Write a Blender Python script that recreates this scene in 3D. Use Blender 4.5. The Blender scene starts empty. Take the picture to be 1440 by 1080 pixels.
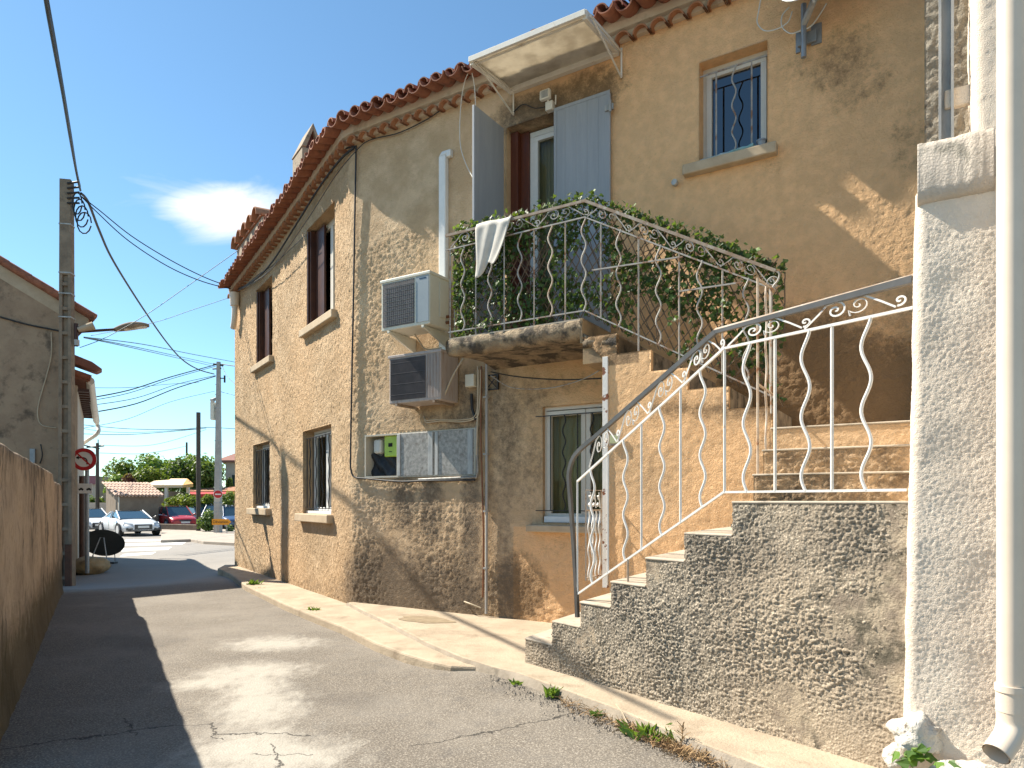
import bpy, bmesh, math, random
import numpy as np
from mathutils import Vector, noise

random.seed(11)
R = math.radians
SC = bpy.context.scene
COL = SC.collection

# ------------------------------------------------------------------ camera
cd = bpy.data.cameras.new("camera")
cam = bpy.data.objects.new("camera", cd)
COL.objects.link(cam)
cam.location = (0, 0, 1.5)
cam.rotation_euler = (R(90), 0, 0)
cd.sensor_width = 36; cd.lens = 24
cd.shift_y = 165 / 1440
cd.clip_end = 3000
SC.camera = cam

# ------------------------------------------------------------------ sky, sun, exposure
SUN_EL = 47.0
SUN_H = Vector((0.927, -0.375, 0)).normalized()      # the way sunlight travels over the ground
w = bpy.data.worlds.new("World"); SC.world = w; w.use_nodes = True
nt = w.node_tree; nt.nodes.clear()
out = nt.nodes.new("ShaderNodeOutputWorld"); bg = nt.nodes.new("ShaderNodeBackground")
sky = nt.nodes.new("ShaderNodeTexSky"); sky.sky_type = 'NISHITA'; sky.sun_disc = False
sky.sun_elevation = R(SUN_EL); sky.sun_rotation = math.atan2(-SUN_H.x, -SUN_H.y)
sky.air_density = 1.0; sky.dust_density = 0.15; sky.ozone_density = 2.6; sky.altitude = 600
bg.inputs[1].default_value = 0.104
# one wispy cloud, fixed in the sky by direction
tc = nt.nodes.new("ShaderNodeTexCoord")
sep = nt.nodes.new("ShaderNodeSeparateXYZ"); nt.links.new(tc.outputs["Generated"], sep.inputs[0])
def wm(op, a, b=None, c=None, clamp=False):
    n = nt.nodes.new("ShaderNodeMath"); n.operation = op; n.use_clamp = clamp
    for i, v in enumerate((a, b, c)):
        if v is None: continue
        if isinstance(v, (int, float)): n.inputs[i].default_value = v
        else: nt.links.new(v, n.inputs[i])
    return n.outputs[0]
yy = wm('MAXIMUM', sep.outputs[1], 0.02)
gx = wm('DIVIDE', sep.outputs[0], yy); gz_ = wm('DIVIDE', sep.outputs[2], yy)
comb = nt.nodes.new("ShaderNodeCombineXYZ"); nt.links.new(gx, comb.inputs[0]); nt.links.new(gz_, comb.inputs[1])
mp = nt.nodes.new("ShaderNodeMapping"); nt.links.new(comb.outputs[0], mp.inputs[0])
mp.inputs["Scale"].default_value = (6, 17, 1)
nz = nt.nodes.new("ShaderNodeTexNoise"); nz.inputs["Scale"].default_value = 1.0; nz.inputs["Detail"].default_value = 9
nz.inputs["Roughness"].default_value = 0.6; nz.inputs["Distortion"].default_value = 0.5
nt.links.new(mp.outputs[0], nz.inputs["Vector"])
def blob(cx, cz, rx, rz):
    a = wm('DIVIDE', wm('SUBTRACT', gx, cx), rx); b = wm('DIVIDE', wm('SUBTRACT', gz_, cz), rz)
    d = wm('SQRT', wm('ADD', wm('MULTIPLY', a, a), wm('MULTIPLY', b, b)))
    return wm('SUBTRACT', 1.0, d, clamp=True)
m1 = wm('MAXIMUM', blob(-0.425, 0.426, 0.135, 0.058), wm('MULTIPLY', blob(-0.46, 0.45, 0.22, 0.065), 0.33))
m2 = wm('ADD', wm('MULTIPLY', m1, 1.25), wm('MULTIPLY', wm('SUBTRACT', nz.outputs[0], 0.5), 1.5))
front = wm('GREATER_THAN', sep.outputs[1], 0.05)
m3 = wm('MULTIPLY', wm('MULTIPLY', wm('SUBTRACT', m2, 0.22), 1.7, clamp=True), front)
m3 = wm('MULTIPLY', m3, wm('MULTIPLY', m1, 3.0, clamp=True))
mx = nt.nodes.new("ShaderNodeMix"); mx.data_type = 'RGBA'
tn = nt.nodes.new("ShaderNodeMix"); tn.data_type = 'RGBA'; tn.blend_type = 'MULTIPLY'; tn.inputs[0].default_value = 1.0
nt.links.new(sky.outputs[0], tn.inputs[6]); tn.inputs[7].default_value = (.68, .84, .82, 1)
nt.links.new(m3, mx.inputs[0]); nt.links.new(tn.outputs[2], mx.inputs[6]); mx.inputs[7].default_value = (5.0, 5.15, 5.3, 1)
nt.links.new(mx.outputs[2], bg.inputs[0]); nt.links.new(bg.outputs[0], out.inputs[0])

sd = bpy.data.lights.new("sun", 'SUN'); sun = bpy.data.objects.new("sun", sd); COL.objects.link(sun)
sd.energy = 5.0; sd.angle = R(0.55); sd.color = (1.0, 0.92, 0.79)
dirv = Vector((SUN_H.x * math.cos(R(SUN_EL)), SUN_H.y * math.cos(R(SUN_EL)), -math.sin(R(SUN_EL))))
sun.rotation_euler = dirv.to_track_quat('-Z', 'Y').to_euler(); sun.location = (-20, 8, 25)
vs = SC.view_settings
vs.view_transform = 'Standard'; vs.look = 'None'; vs.gamma = 1.0; vs.use_curve_mapping = False
vs.exposure = 1.2
SC.cycles.max_bounces = 8; SC.cycles.diffuse_bounces = 5; SC.cycles.transparent_max_bounces = 12

# ------------------------------------------------------------------ geometry helpers
def PX(x, y, D):
    return Vector(((x - 720) / 960 * D, D, 1.5 + (705 - y) * D / 960))
def G(x, y, z=0.0):
    return PX(x, y, (1.5 - z) * 960 / (y - 705))
def sst(x):
    x = max(0.0, min(1.0, x)); return x * x * (3 - 2 * x)
def gz(X, Y):                                       # height of the road surface
    return -0.26 * sst((Y - 10) / 5) * sst((-X - 5.2) / 3.2)

class Fr:                                           # a vertical plane: t along it, w out of it, z up
    def __init__(s, O, d, n): s.O, s.d, s.n = Vector((O[0], O[1], 0)), Vector((d[0], d[1], 0)).normalized(), Vector((n[0], n[1], 0)).normalized()
    def P(s, t, w, z): return s.O + s.d * t + s.n * w + Vector((0, 0, z))
    def t(s, px, w=0.0):
        k = (px - 720) / 960; Q = s.O + s.n * w
        return (k * Q.y - Q.x) / (s.d.x - k * s.d.y)
    def z(s, px, y, w=0.0):
        return 1.5 + (705 - y) * s.P(s.t(px, w), w, 0).y / 960
O = (-2.20, 9.31)
FB = Fr(O, (.853, -.522), (-.522, -.853))
FA = Fr(O, (-.561, .827), (-.827, -.561))
FF = Fr((0.121, 5.80), (.6105, -.792), (-.792, -.6105))
FX = Fr((0, 0), (1, 0), (0, -1))                    # world aligned: t = X, w = -Y

def root_of(o):
    while o.parent: o = o.parent
    return o
class MB:
    def __init__(s): s.v, s.f, s.sm, s.col = [], [], [], []
    def quad(s, *p, sm=False):
        i = len(s.v); s.v += [Vector(q) for q in p]; s.f.append(list(range(i, i + len(p)))); s.sm.append(sm)
    def hexa(s, p):                                 # 8 points: bottom loop of four, top loop of four
        i = len(s.v); s.v += [Vector(q) for q in p]
        for f in ((0, 3, 2, 1), (4, 5, 6, 7), (0, 1, 5, 4), (1, 2, 6, 5), (2, 3, 7, 6), (3, 0, 4, 7)):
            s.f.append([i + k for k in f]); s.sm.append(False)
    def box(s, fr, t0, t1, w0, w1, z0, z1):
        s.hexa([fr.P(t, w_, z) for z in (z0, z1) for t, w_ in ((t0, w0), (t1, w0), (t1, w1), (t0, w1))])
    def prism(s, top, depth):                       # polygon extruded down; depth number or list of bottom z
        i = len(s.v); n = len(top)
        s.v += [Vector(p) for p in top] + [Vector((p[0], p[1], depth)) for p in top]
        s.f.append(list(range(i, i + n))); s.f.append(list(range(i + 2 * n - 1, i + n - 1, -1))); s.sm += [False, False]
        for k in range(n):
            k2 = (k + 1) % n; s.f.append([i + k, i + n + k, i + n + k2, i + k2]); s.sm.append(False)
    def slab(s, pts, off):                          # polygon extruded by a vector
        i = len(s.v); n = len(pts); off = Vector(off)
        s.v += [Vector(p) for p in pts] + [Vector(p) + off for p in pts]
        s.f.append(list(range(i, i + n))); s.f.append(list(range(i + 2 * n - 1, i + n - 1, -1))); s.sm += [False, False]
        for k in range(n):
            k2 = (k + 1) % n; s.f.append([i + k, i + n + k, i + n + k2, i + k2]); s.sm.append(False)
    def tube(s, pts, r, n=6, cap=True, flat=None, smooth=True):
        pts = [Vector(p) for p in pts]; i0 = len(s.v); m = len(pts); up = None
        for k, p in enumerate(pts):
            a = pts[max(0, k - 1)]; b = pts[min(m - 1, k + 1)]; T = (b - a)
            if T.length < 1e-9: T = Vector((0, 0, 1))
            T.normalize()
            if up is None:
                up = Vector((0, 0, 1)) if abs(T.z) < .9 else Vector((1, 0, 0))
                if flat is not None: up = Vector(flat)
            sd_ = T.cross(up)
            if sd_.length < 1e-6: sd_ = T.cross(Vector((0, 1, 0)))
            sd_.normalize(); u2 = sd_.cross(T).normalized()
            if flat is None: up = u2
            rr = r[k] if isinstance(r, (list, tuple)) and len(r) == m else r
            ra, rb = rr if isinstance(rr, tuple) else (rr, rr)
            off = math.pi / 4 if n == 4 else 0
            for j in range(n):
                an = 2 * math.pi * j / n + off
                s.v.append(p + sd_ * math.cos(an) * ra + u2 * math.sin(an) * rb)
        for k in range(m - 1):
            for j in range(n):
                j2 = (j + 1) % n
                s.f.append([i0 + k * n + j, i0 + k * n + j2, i0 + (k + 1) * n + j2, i0 + (k + 1) * n + j]); s.sm.append(smooth and n > 4)
        if cap:
            c0 = len(s.v); s.v += [s.v[i0 + j].copy() for j in range(n)]; c1 = len(s.v); s.v += [s.v[i0 + (m - 1) * n + j].copy() for j in range(n)]
            s.f.append([c0 + j for j in range(n)][::-1]); s.f.append([c1 + j for j in range(n)]); s.sm += [False, False]
    def disc(s, c, ax, r, h, n=24, rz=None, smooth=True):      # short cylinder centred at c along ax
        ax = Vector(ax).normalized(); c = Vector(c)
        s.tube([c - ax * h / 2, c + ax * h / 2], r, n, smooth=smooth)
    def grid(s, rows, sm=True):                     # rows of points
        i = len(s.v); m = len(rows[0])
        for r_ in rows: s.v += [Vector(p) for p in r_]
        for a in range(len(rows) - 1):
            for b in range(m - 1):
                s.f.append([i + a * m + b, i + a * m + b + 1, i + (a + 1) * m + b + 1, i + (a + 1) * m + b]); s.sm.append(sm)
    def build(s, name, mat, parent=None, local=False, bevel=0.0, attrs=None, recalc=True, subsurf=0, solid=0):
        me = bpy.data.meshes.new(name)
        if parent is not None:
            off = Vector((0, 0, 0)) if local else root_of(parent).location.copy()
        else:
            if local: off = Vector((0, 0, 0))
            else:
                xs = [p.x for p in s.v]; ys = [p.y for p in s.v]; off = Vector(((min(xs) + max(xs)) / 2, (min(ys) + max(ys)) / 2, min(p.z for p in s.v)))
        me.from_pydata([tuple(p - off) for p in s.v], [], s.f)
        me.polygons.foreach_set("use_smooth", s.sm)
        if attrs:
            for k, vals in attrs.items():
                a = me.attributes.new(k, 'FLOAT', 'POINT'); a.data.foreach_set("value", vals)
        if recalc:
            bm = bmesh.new(); bm.from_mesh(me); bmesh.ops.recalc_face_normals(bm, faces=bm.faces); bm.to_mesh(me); bm.free()
        me.materials.append(mat)
        ob = bpy.data.objects.new(name, me); COL.objects.link(ob)
        if parent is not None: ob.parent = parent
        else: ob.location = off
        if bevel:
            b = ob.modifiers.new("bevel", 'BEVEL'); b.width = bevel; b.segments = 2; b.limit_method = 'ANGLE'
        if solid:
            b = ob.modifiers.new("solid", 'SOLIDIFY'); b.thickness = solid; b.offset = 0
        if subsurf:
            b = ob.modifiers.new("sub", 'SUBSURF'); b.levels = subsurf; b.render_levels = subsurf
        return ob
def tag(o, label=None, cat=None, group=None, kind=None):
    if label: o["label"] = label
    if cat: o["category"] = cat
    if group: o["group"] = group
    if kind: o["kind"] = kind
    return o
def thing(name, label, cat, loc, group=None, rz=0.0):
    o = bpy.data.objects.new(name, None); COL.objects.link(o); o.empty_display_size = .2
    o.location = Vector(loc); o.rotation_euler = (0, 0, rz)
    return tag(o, label, cat, group)
def smooth_path(pts, k=6):                          # catmull-rom
    pts = [Vector(p) for p in pts]; o_ = []
    for i in range(len(pts) - 1):
        p0, p1, p2, p3 = pts[max(0, i - 1)], pts[i], pts[i + 1], pts[min(len(pts) - 1, i + 2)]
        for j in range(k):
            t = j / k
            o_.append(0.5 * ((2 * p1) + (p2 - p0) * t + (2 * p0 - 5 * p1 + 4 * p2 - p3) * t * t + (3 * p1 - p0 - 3 * p2 + p3) * t ** 3))
    o_.append(pts[-1]); return o_

# ------------------------------------------------------------------ materials
class NT:
    def __init__(s, name):
        s.m = bpy.data.materials.new(name); s.m.use_nodes = True; s.t = s.m.node_tree; s.t.nodes.clear()
        s.out = s.n("ShaderNodeOutputMaterial"); s.p = s.n("ShaderNodeBsdfPrincipled"); s.l(s.p.outputs[0], s.out.inputs[0])
        s.tc = s.n("ShaderNodeTexCoord"); s.co = s.tc.outputs["Object"]
    def n(s, k): return s.t.nodes.new(k)
    def l(s, a, b): s.t.links.new(a, b)
    def put(s, inp, v):
        if v is None: return
        if isinstance(v, bpy.types.NodeSocket): s.l(v, inp)
        elif isinstance(v, (tuple, list)) and len(v) == 3 and inp.type == 'RGBA': inp.default_value = (*v, 1)
        else: inp.default_value = v
    def world(s): s.co = s.n("ShaderNodeNewGeometry").outputs["Position"]; return s
    def map(s, sc=(1, 1, 1), rot=(0, 0, 0), loc=(0, 0, 0), src=None):
        n = s.n("ShaderNodeMapping"); s.l(src or s.co, n.inputs[0]); n.inputs["Scale"].default_value = sc; n.inputs["Rotation"].default_value = rot; n.inputs["Location"].default_value = loc
        return n.outputs[0]
    def noise(s, scale, detail=4, rough=.5, vec=None, dist=0.0, col=False):
        n = s.n("ShaderNodeTexNoise"); s.l(vec or s.co, n.inputs["Vector"]); n.inputs["Scale"].default_value = scale
        n.inputs["Detail"].default_value = detail; n.inputs["Roughness"].default_value = rough; n.inputs["Distortion"].default_value = dist
        return n.outputs[1 if col else 0]
    def voro(s, scale, vec=None, feat='F1', out=0, rnd=1.0):
        n = s.n("ShaderNodeTexVoronoi"); s.l(vec or s.co, n.inputs["Vector"]); n.inputs["Scale"].default_value = scale; n.feature = feat
        n.inputs["Randomness"].default_value = rnd
        return n.outputs[out]
    def ma(s, op, a, b=0.0, clamp=False):
        n = s.n("ShaderNodeMath"); n.operation = op; n.use_clamp = clamp; s.put(n.inputs[0], a); s.put(n.inputs[1], b); return n.outputs[0]
    def ss(s, v, lo, hi):
        n = s.n("ShaderNodeMapRange"); n.interpolation_type = 'SMOOTHSTEP'; s.put(n.inputs[0], v); n.inputs[1].default_value = lo; n.inputs[2].default_value = hi
        return n.outputs[0]
    def mix(s, f, a, b, mode='MIX'):
        n = s.n("ShaderNodeMix"); n.data_type = 'RGBA'; n.blend_type = mode; s.put(n.inputs[0], f); s.put(n.inputs[6], a); s.put(n.inputs[7], b); return n.outputs[2]
    def bump(s, h, st=.5, dist=.01, nrm=None):
        n = s.n("ShaderNodeBump"); s.put(n.inputs["Height"], h); n.inputs["Strength"].default_value = st; n.inputs["Distance"].default_value = dist
        if nrm is not None: s.l(nrm, n.inputs["Normal"])
        return n.outputs[0]
    def attr(s, name): n = s.n("ShaderNodeAttribute"); n.attribute_name = name; return n.outputs["Fac"]
    def xyz(s, src=None):
        n = s.n("ShaderNodeSeparateXYZ"); s.l(src or s.co, n.inputs[0]); return n.outputs
    def done(s, col, rough=.8, nrm=None, metal=0.0, spec=.5, **kw):
        s.put(s.p.inputs["Base Color"], col); s.put(s.p.inputs["Roughness"], rough); s.put(s.p.inputs["Metallic"], metal)
        s.p.inputs["Specular IOR Level"].default_value = spec
        if nrm is not None: s.l(nrm, s.p.inputs["Normal"])
        for k, v in kw.items(): s.put(s.p.inputs[k.replace("_", " ")], v)
        return s.m
def surf(name, c1, c2, scale=4, rough=.8, bs=.25, bscale=80, bd=.004, metal=0.0, spec=.4, grime=None, gs=3, glo=.52, ghi=.7, stretch=(1, 1, 1), coat=0.0):
    m = NT(name); v = m.map(stretch)
    c = m.mix(m.ss(m.noise(scale, 6, .6, v), .35, .65), c1, c2)
    c = m.mix(m.ma('MULTIPLY', m.noise(scale * 9, 3, .5, v), .25), c, tuple(x * .6 for x in c1))
    if grime is not None: c = m.mix(m.ss(m.noise(gs, 8, .65, v), glo, ghi), c, grime)
    r = m.ma('ADD', m.ma('MULTIPLY', m.noise(scale * 3), .2), rough - .1)
    nr = m.bump(m.noise(bscale, 4, .6, v), bs, bd) if bs else None
    return m.done(c, r, nr, metal, spec, Coat_Weight=coat)

M = {}
def stucco(name, dark, tan, light, orange, fine=70):
    m = NT(name)
    tone = m.attr("tone"); stain_shade = m.attr("stain_shade")
    n1 = m.ss(m.noise(2.2, 8, .62), .38, .66); n2 = m.ss(m.noise(9, 6, .6), .35, .7)
    c = m.mix(n1, tan, light); c = m.mix(m.ma('MULTIPLY', n2, .35), c, tuple(x * .78 for x in tan))
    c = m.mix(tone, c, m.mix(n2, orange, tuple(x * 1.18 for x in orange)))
    sp = m.ss(m.noise(45, 5, .7), .56, .72); c = m.mix(m.ma('MULTIPLY', sp, .35), c, light)
    cr = m.ss(m.noise(30, 7, .7, dist=1.2), .60, .72); c = m.mix(m.ma('MULTIPLY', cr, .4), c, tuple(x * .55 for x in tan))
    br = m.ss(m.ma('ADD', stain_shade, m.ma('MULTIPLY', m.ma('SUBTRACT', m.noise(10, 12, .82), .5), 1.9)), .22, .95)
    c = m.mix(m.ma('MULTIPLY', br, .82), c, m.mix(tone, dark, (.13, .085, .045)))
    h = m.ma('ADD', m.noise(fine, 6, .62), m.ma('MULTIPLY', m.noise(fine * .45, 6, .7, dist=.8), 1.8))
    sk = m.attr("stroke"); hs = m.noise(34, 5, .62, m.map((1, 1, .42)), dist=.5)
    h = m.ma('ADD', h, m.ma('MULTIPLY', m.ma('MULTIPLY', m.ss(hs, .36, .66), sk), 1.6))
    c = m.mix(m.ma('MULTIPLY', m.ma('MULTIPLY', m.ss(hs, .60, .38), sk), .16), c, tuple(x * .6 for x in tan))
    return m.done(c, .93, m.bump(h, 1.0, .011), spec=.2)
M['stucco'] = stucco('stucco', (.085, .07, .055), (.53, .375, .225), (.69, .51, .325), (.80, .49, .25))  # orange render, lightened to stand in for bounced light on the right face
M['inner'] = surf('plaster_inner', (.42, .30, .175), (.50, .37, .23), 3, .9, .5, 90, .004, grime=(.2, .145, .09), gs=4, glo=.58, ghi=.75)
M['reveal'] = surf('reveal_plaster', (.42, .33, .22), (.50, .40, .28), 5, .9, .3, 120, .003)
m = NT('pebble_dash')
n = m.voro(75, out=0); big = m.noise(1.6, 6, .6); warm = m.attr("tone")
c = m.mix(m.ss(n, .1, .6), (.56, .48, .37), (.21, .18, .14))
c = m.mix(m.ma('MULTIPLY', m.ss(m.noise(60, 5, .7), .5, .66), .7), c, (.13, .113, .09))
c = m.mix(m.ma('MULTIPLY', m.ss(big, .42, .66), .5), c, (.13, .11, .09))
c = m.mix(m.ma('MULTIPLY', warm, .45), c, (.55, .43, .30))
M['pebble'] = m.done(c, .95, m.bump(m.ma('ADD', m.noise(110, 5, .65), m.voro(70)), .7, .006), spec=.15)
M['tread'] = surf('cement_tread', (.40, .34, .26), (.50, .43, .34), 5, .85, .3, 120, .003, grime=(.25, .21, .16), gs=7)
M['riser'] = surf('rough_riser', (.24, .19, .14), (.42, .34, .24), 9, .92, .9, 60, .01, grime=(.10, .085, .06), gs=6, glo=.48, ghi=.62)
M['slab'] = surf('crumbling_slab', (.24, .18, .12), (.38, .295, .19), 9, .93, 1.0, 60, .02, grime=(.07, .058, .045), gs=5, glo=.45, ghi=.6)
M['soffit'] = surf('soffit_plaster', (.36, .255, .14), (.30, .21, .12), 3, .9, .5, 60, .006, grime=(.14, .105, .07), gs=3)
M['sill'] = surf('sill_cement', (.44, .34, .225), (.52, .41, .28), 6, .88, .3, 110, .003)
M['white_wall'] = surf('white_roughcast', (.72, .61, .49), (.79, .685, .56), 2.5, .92, 1.0, 170, .006, grime=(.44, .37, .28), gs=2.2, glo=.58, ghi=.8)
M['cap'] = surf('cap_roughcast', (.50, .435, .36), (.62, .54, .45), 6, .92, 1.0, 90, .008, grime=(.30, .27, .22), gs=6)
M['edge_stone'] = surf('old_mortar_edge', (.26, .23, .18), (.36, .31, .24), 8, .95, 1.0, 45, .015, grime=(.12, .10, .075), gs=9)
M['lime_pale'] = surf('pale_glass', (.40, .42, .22), (.45, .46, .28), 6, .4, 0)
M['bag'] = surf('plastic_sheet', (.62, .66, .64), (.20, .42, .42), 8, .35, .4, 50, .004)
M['edge_stone_l'] = surf('chimney_render', (.27, .215, .155), (.36, .29, .21), 6, .93, .9, 40, .01, grime=(.15, .12, .09), gs=6)
M['galv'] = surf('galvanised_steel', (.30, .31, .31), (.52, .51, .48), 9, .6, .3, 60, .002, .3, grime=(.28, .17, .10), gs=8, glo=.58, ghi=.72, stretch=(1, 1, .25))
M['beige_pvc'] = surf('beige_pvc', (.70, .58, .455), (.74, .62, .49), 1.5, .38, .05, 20, .001, spec=.5)
M['white_pvc'] = surf('white_pvc', (.72, .71, .67), (.78, .77, .73), 3, .4, .05, 20, .001, spec=.5)
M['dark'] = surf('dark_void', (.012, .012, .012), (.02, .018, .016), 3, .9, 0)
M['black'] = surf('black_rubber', (.018, .018, .02), (.03, .03, .032), 10, .6, 0)
M['tile'] = surf('terracotta', (.31, .125, .07), (.23, .085, .05), 9, .85, .4, 50, .004, grime=(.10, .055, .04), gs=5, glo=.52, ghi=.7)
M['tile_clean'] = surf('clean_terracotta', (.40, .19, .10), (.34, .15, .075), 9, .85, .3, 50, .003, grime=(.24, .12, .07), gs=6, glo=.6, ghi=.75)
M['mortar'] = surf('mortar_band', (.52, .42, .31), (.60, .50, .38), 4, .92, .4, 70, .004, grime=(.36, .29, .21), gs=4)
M['shutter'] = surf('grey_paint', (.29, .31, .335), (.33, .35, .375), 3, .6, .15, 40, .002, stretch=(3, 3, .3))
M['brown'] = surf('brown_paint', (.045, .016, .010), (.07, .026, .014), 5, .45, .15, 40, .002)
M['redwood'] = surf('red_brown_wood', (.13, .035, .014), (.09, .025, .012), 6, .5, .2, 40, .002, stretch=(4, 4, .4))
M['frame'] = surf('cream_frame', (.62, .58, .50), (.68, .64, .56), 3, .4, 0)
M['wframe'] = surf('white_frame', (.74, .73, .70), (.78, .77, .74), 3, .35, 0)
M['rail'] = surf('white_rail_paint', (.66, .64, .60), (.74, .72, .68), 12, .5, .3, 90, .001, grime=(.36, .17, .07), gs=9, glo=.66, ghi=.72)
M['rail_grey'] = surf('grey_rail_paint', (.33, .31, .28), (.42, .40, .36), 14, .5, .4, 90, .001, grime=(.24, .13, .07), gs=10, glo=.50, ghi=.62)
M['rail_rust'] = surf('rusty_rail', (.50, .44, .37), (.40, .28, .18), 10, .6, .4, 90, .001, grime=(.22, .10, .05), gs=10, glo=.55, ghi=.64)
M['handrail'] = surf('handrail_grey', (.06, .058, .055), (.09, .086, .08), 5, .4, .1, 90, .001, spec=.5)
M['hand_rust'] = surf('handrail_rust', (.33, .27, .21), (.24, .16, .10), 9, .6, .4, 90, .001, grime=(.40, .38, .34), gs=12)
M['iron'] = surf('black_iron', (.02, .02, .02), (.035, .03, .028), 8, .5, .2, 90, .001)
M['flake'] = surf('flaking_post', (.66, .64, .60), (.72, .70, .66), 6, .6, .4, 40, .003, grime=(.20, .075, .035), gs=9, glo=.57, ghi=.59)
M['concrete'] = surf('pole_concrete', (.21, .165, .12), (.28, .225, .165), 5, .92, .5, 60, .005, grime=(.15, .12, .09), gs=4)
M['lconcrete'] = surf('pale_concrete', (.33, .32, .30), (.40, .39, .36), 3, .9, .4, 60, .004)
M['wood_pole'] = surf('dark_wood_pole', (.06, .05, .04), (.09, .075, .06), 5, .85, .4, 30, .004, stretch=(4, 4, .3))
M['ac_cream'] = surf('ac_cream', (.62, .60, .50), (.66, .64, .54), 3, .45, .05, 30, .001, spec=.5)
M['ac_grey'] = surf('ac_grey', (.25, .30, .33), (.28, .33, .36), 3, .5, 0)
M['ac_pink'] = surf('ac_faded', (.42, .365, .33), (.36, .31, .285), 5, .6, .2, 40, .001, grime=(.30, .20, .15), gs=7, stretch=(5, 5, .5))
M['ac_fin'] = surf('ac_fins', (.085, .08, .085), (.12, .11, .115), 8, .6, .3, 60, .002)
M['ac_wire'] = surf('ac_wire', (.30, .29, .26), (.34, .33, .30), 8, .5, 0)
M['mesh_galv'] = surf('dull_galvanised', (.24, .235, .22), (.40, .385, .355), 22, .6, .5, 90, .002, .15, grime=(.18, .16, .14), gs=14, glo=.5, ghi=.7)
M['cabinet'] = surf('cabinet_cream', (.48, .44, .35), (.54, .49, .40), 5, .6, .1, 40, .001)
M['meter'] = surf('meter_grey', (.60, .58, .52), (.56, .54, .48), 5, .5, 0)
M['lime'] = surf('lime_plastic', (.36, .52, .06), (.42, .58, .08), 5, .4, 0)
M['canopy'] = surf('canopy_board', (.66, .58, .47), (.50, .46, .39), 4, .6, .3, 30, .002, grime=(.32, .26, .19), gs=4, stretch=(1, 1, 1))
m = NT('canopy_sheet')
n_c = m.noise(3, 8, .6, m.map((1, 1, 1))); c = m.mix(m.ss(n_c, .35, .68), (.80, .74, .62), (.55, .49, .39))
m.done(c, .5); td = m.n("ShaderNodeBsdfTranslucent"); m.put(td.inputs[0], c)
ms = m.n("ShaderNodeMixShader"); ms.inputs[0].default_value = .45
m.l(m.p.outputs[0], ms.inputs[1]); m.l(td.outputs[0], ms.inputs[2]); m.l(ms.outputs[0], m.out.inputs[0]); M['canopy'] = m.m
M['wht_metal'] = surf('white_painted_metal', (.66, .62, .54), (.72, .69, .62), 5, .5, .2, 60, .001, grime=(.36, .26, .17), gs=6, glo=.6, ghi=.75)
M['towel'] = surf('towel_cotton', (.50, .47, .42), (.60, .57, .51), 5, .95, .5, 220, .002)
M['lattice'] = surf('willow_lattice', (.13, .085, .05), (.19, .13, .08), 12, .8, .3, 60, .002)
M['copper'] = surf('old_copper', (.28, .12, .06), (.20, .09, .05), 8, .5, .1, 60, .001, .5)
M['cable_w'] = surf('white_cable', (.64, .61, .54), (.68, .65, .58), 5, .5, 0)
M['cable_c'] = surf('cream_cable', (.46, .38, .27), (.50, .42, .30), 5, .6, 0)
M['dish'] = surf('dish_paint', (.40, .40, .37), (.45, .45, .42), 3, .5, 0)
M['rock'] = surf('white_rubble', (.60, .55, .47), (.70, .66, .58), 9, .95, 1.0, 30, .02, grime=(.16, .13, .10), gs=9, glo=.55, ghi=.66)
M['ochre'] = surf('ochre_masonry', (.30, .22, .12), (.36, .27, .15), 5, .95, .8, 30, .015, grime=(.18, .13, .08), gs=4)
M['rustguard'] = surf('rusty_guard', (.11, .05, .03), (.08, .04, .025), 6, .8, .2, 40, .002)
M['plastic_dark'] = surf('dark_sign_back', (.045, .047, .045), (.06, .062, .058), 3, .7, .1, 30, .001)
M['wire_teal'] = surf('weathered_cable', (.07, .12, .13), (.09, .14, .15), 4, .6, 0)
M['lpave'] = surf('far_paving', (.34, .29, .24), (.40, .35, .29), 2, .9, .2, 40, .003)
M['gw2'] = surf('grey_brown_render', (.20, .155, .115), (.25, .20, .15), 2, .93, .3, 30, .004)
M['tile_pale'] = surf('weathered_tiles', (.55, .40, .32), (.42, .28, .20), 6, .85, .2, 40, .003, grime=(.14, .08, .06), gs=2.5, glo=.55, ghi=.66)
M['tile_far'] = surf('far_tiles', (.26, .12, .09), (.22, .10, .075), 2, .9, .2, 20, .01)
M['maroon'] = surf('maroon_fascia', (.25, .10, .12), (.28, .12, .14), 2, .7, 0)
M['hill'] = surf('wooded_hill', (.05, .075, .06), (.07, .10, .08), .05, .95, 0)
M['grit'] = surf('grit', (.22, .19, .16), (.34, .30, .25), 30, .95, 0)
M['pave'] = surf('pavement_cement', (.35, .28, .20), (.44, .36, .26), 2.4, .9, .9, 50, .008, grime=(.25, .195, .135), gs=3.4, glo=.5, ghi=.74)
M['kerb'] = surf('kerb_cement', (.28, .235, .18), (.36, .305, .24), 4, .92, .7, 60, .006, grime=(.24, .20, .15), gs=5)
M['lhouse'] = surf('brown_render', (.30, .21, .14), (.37, .27, .18), 2.2, .93, .7, 45, .006, grime=(.12, .088, .062), gs=2.6, glo=.5, ghi=.7)
M['lhouse2'] = surf('pale_render', (.44, .38, .31), (.50, .44, .36), 2, .93, .4, 60, .004)
M['mortar_edge'] = surf('verge_mortar', (.42, .33, .23), (.48, .39, .28), 4, .92, .5, 60, .004)
m = NT('garden_wall')
st = m.noise(4, 12, .74, m.map((2.6, 2.6, .35)), dist=.6); bigv = m.noise(1.1, 5, .6); gx_ = m.xyz(); zz = gx_[2]
c = m.mix(m.ss(bigv, .4, .62), (.50, .39, .285), (.34, .265, .195))
c = m.mix(m.ma('MULTIPLY', m.ss(m.noise(16, 8, .7), .5, .68), .5), c, (.24, .19, .14))
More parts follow.
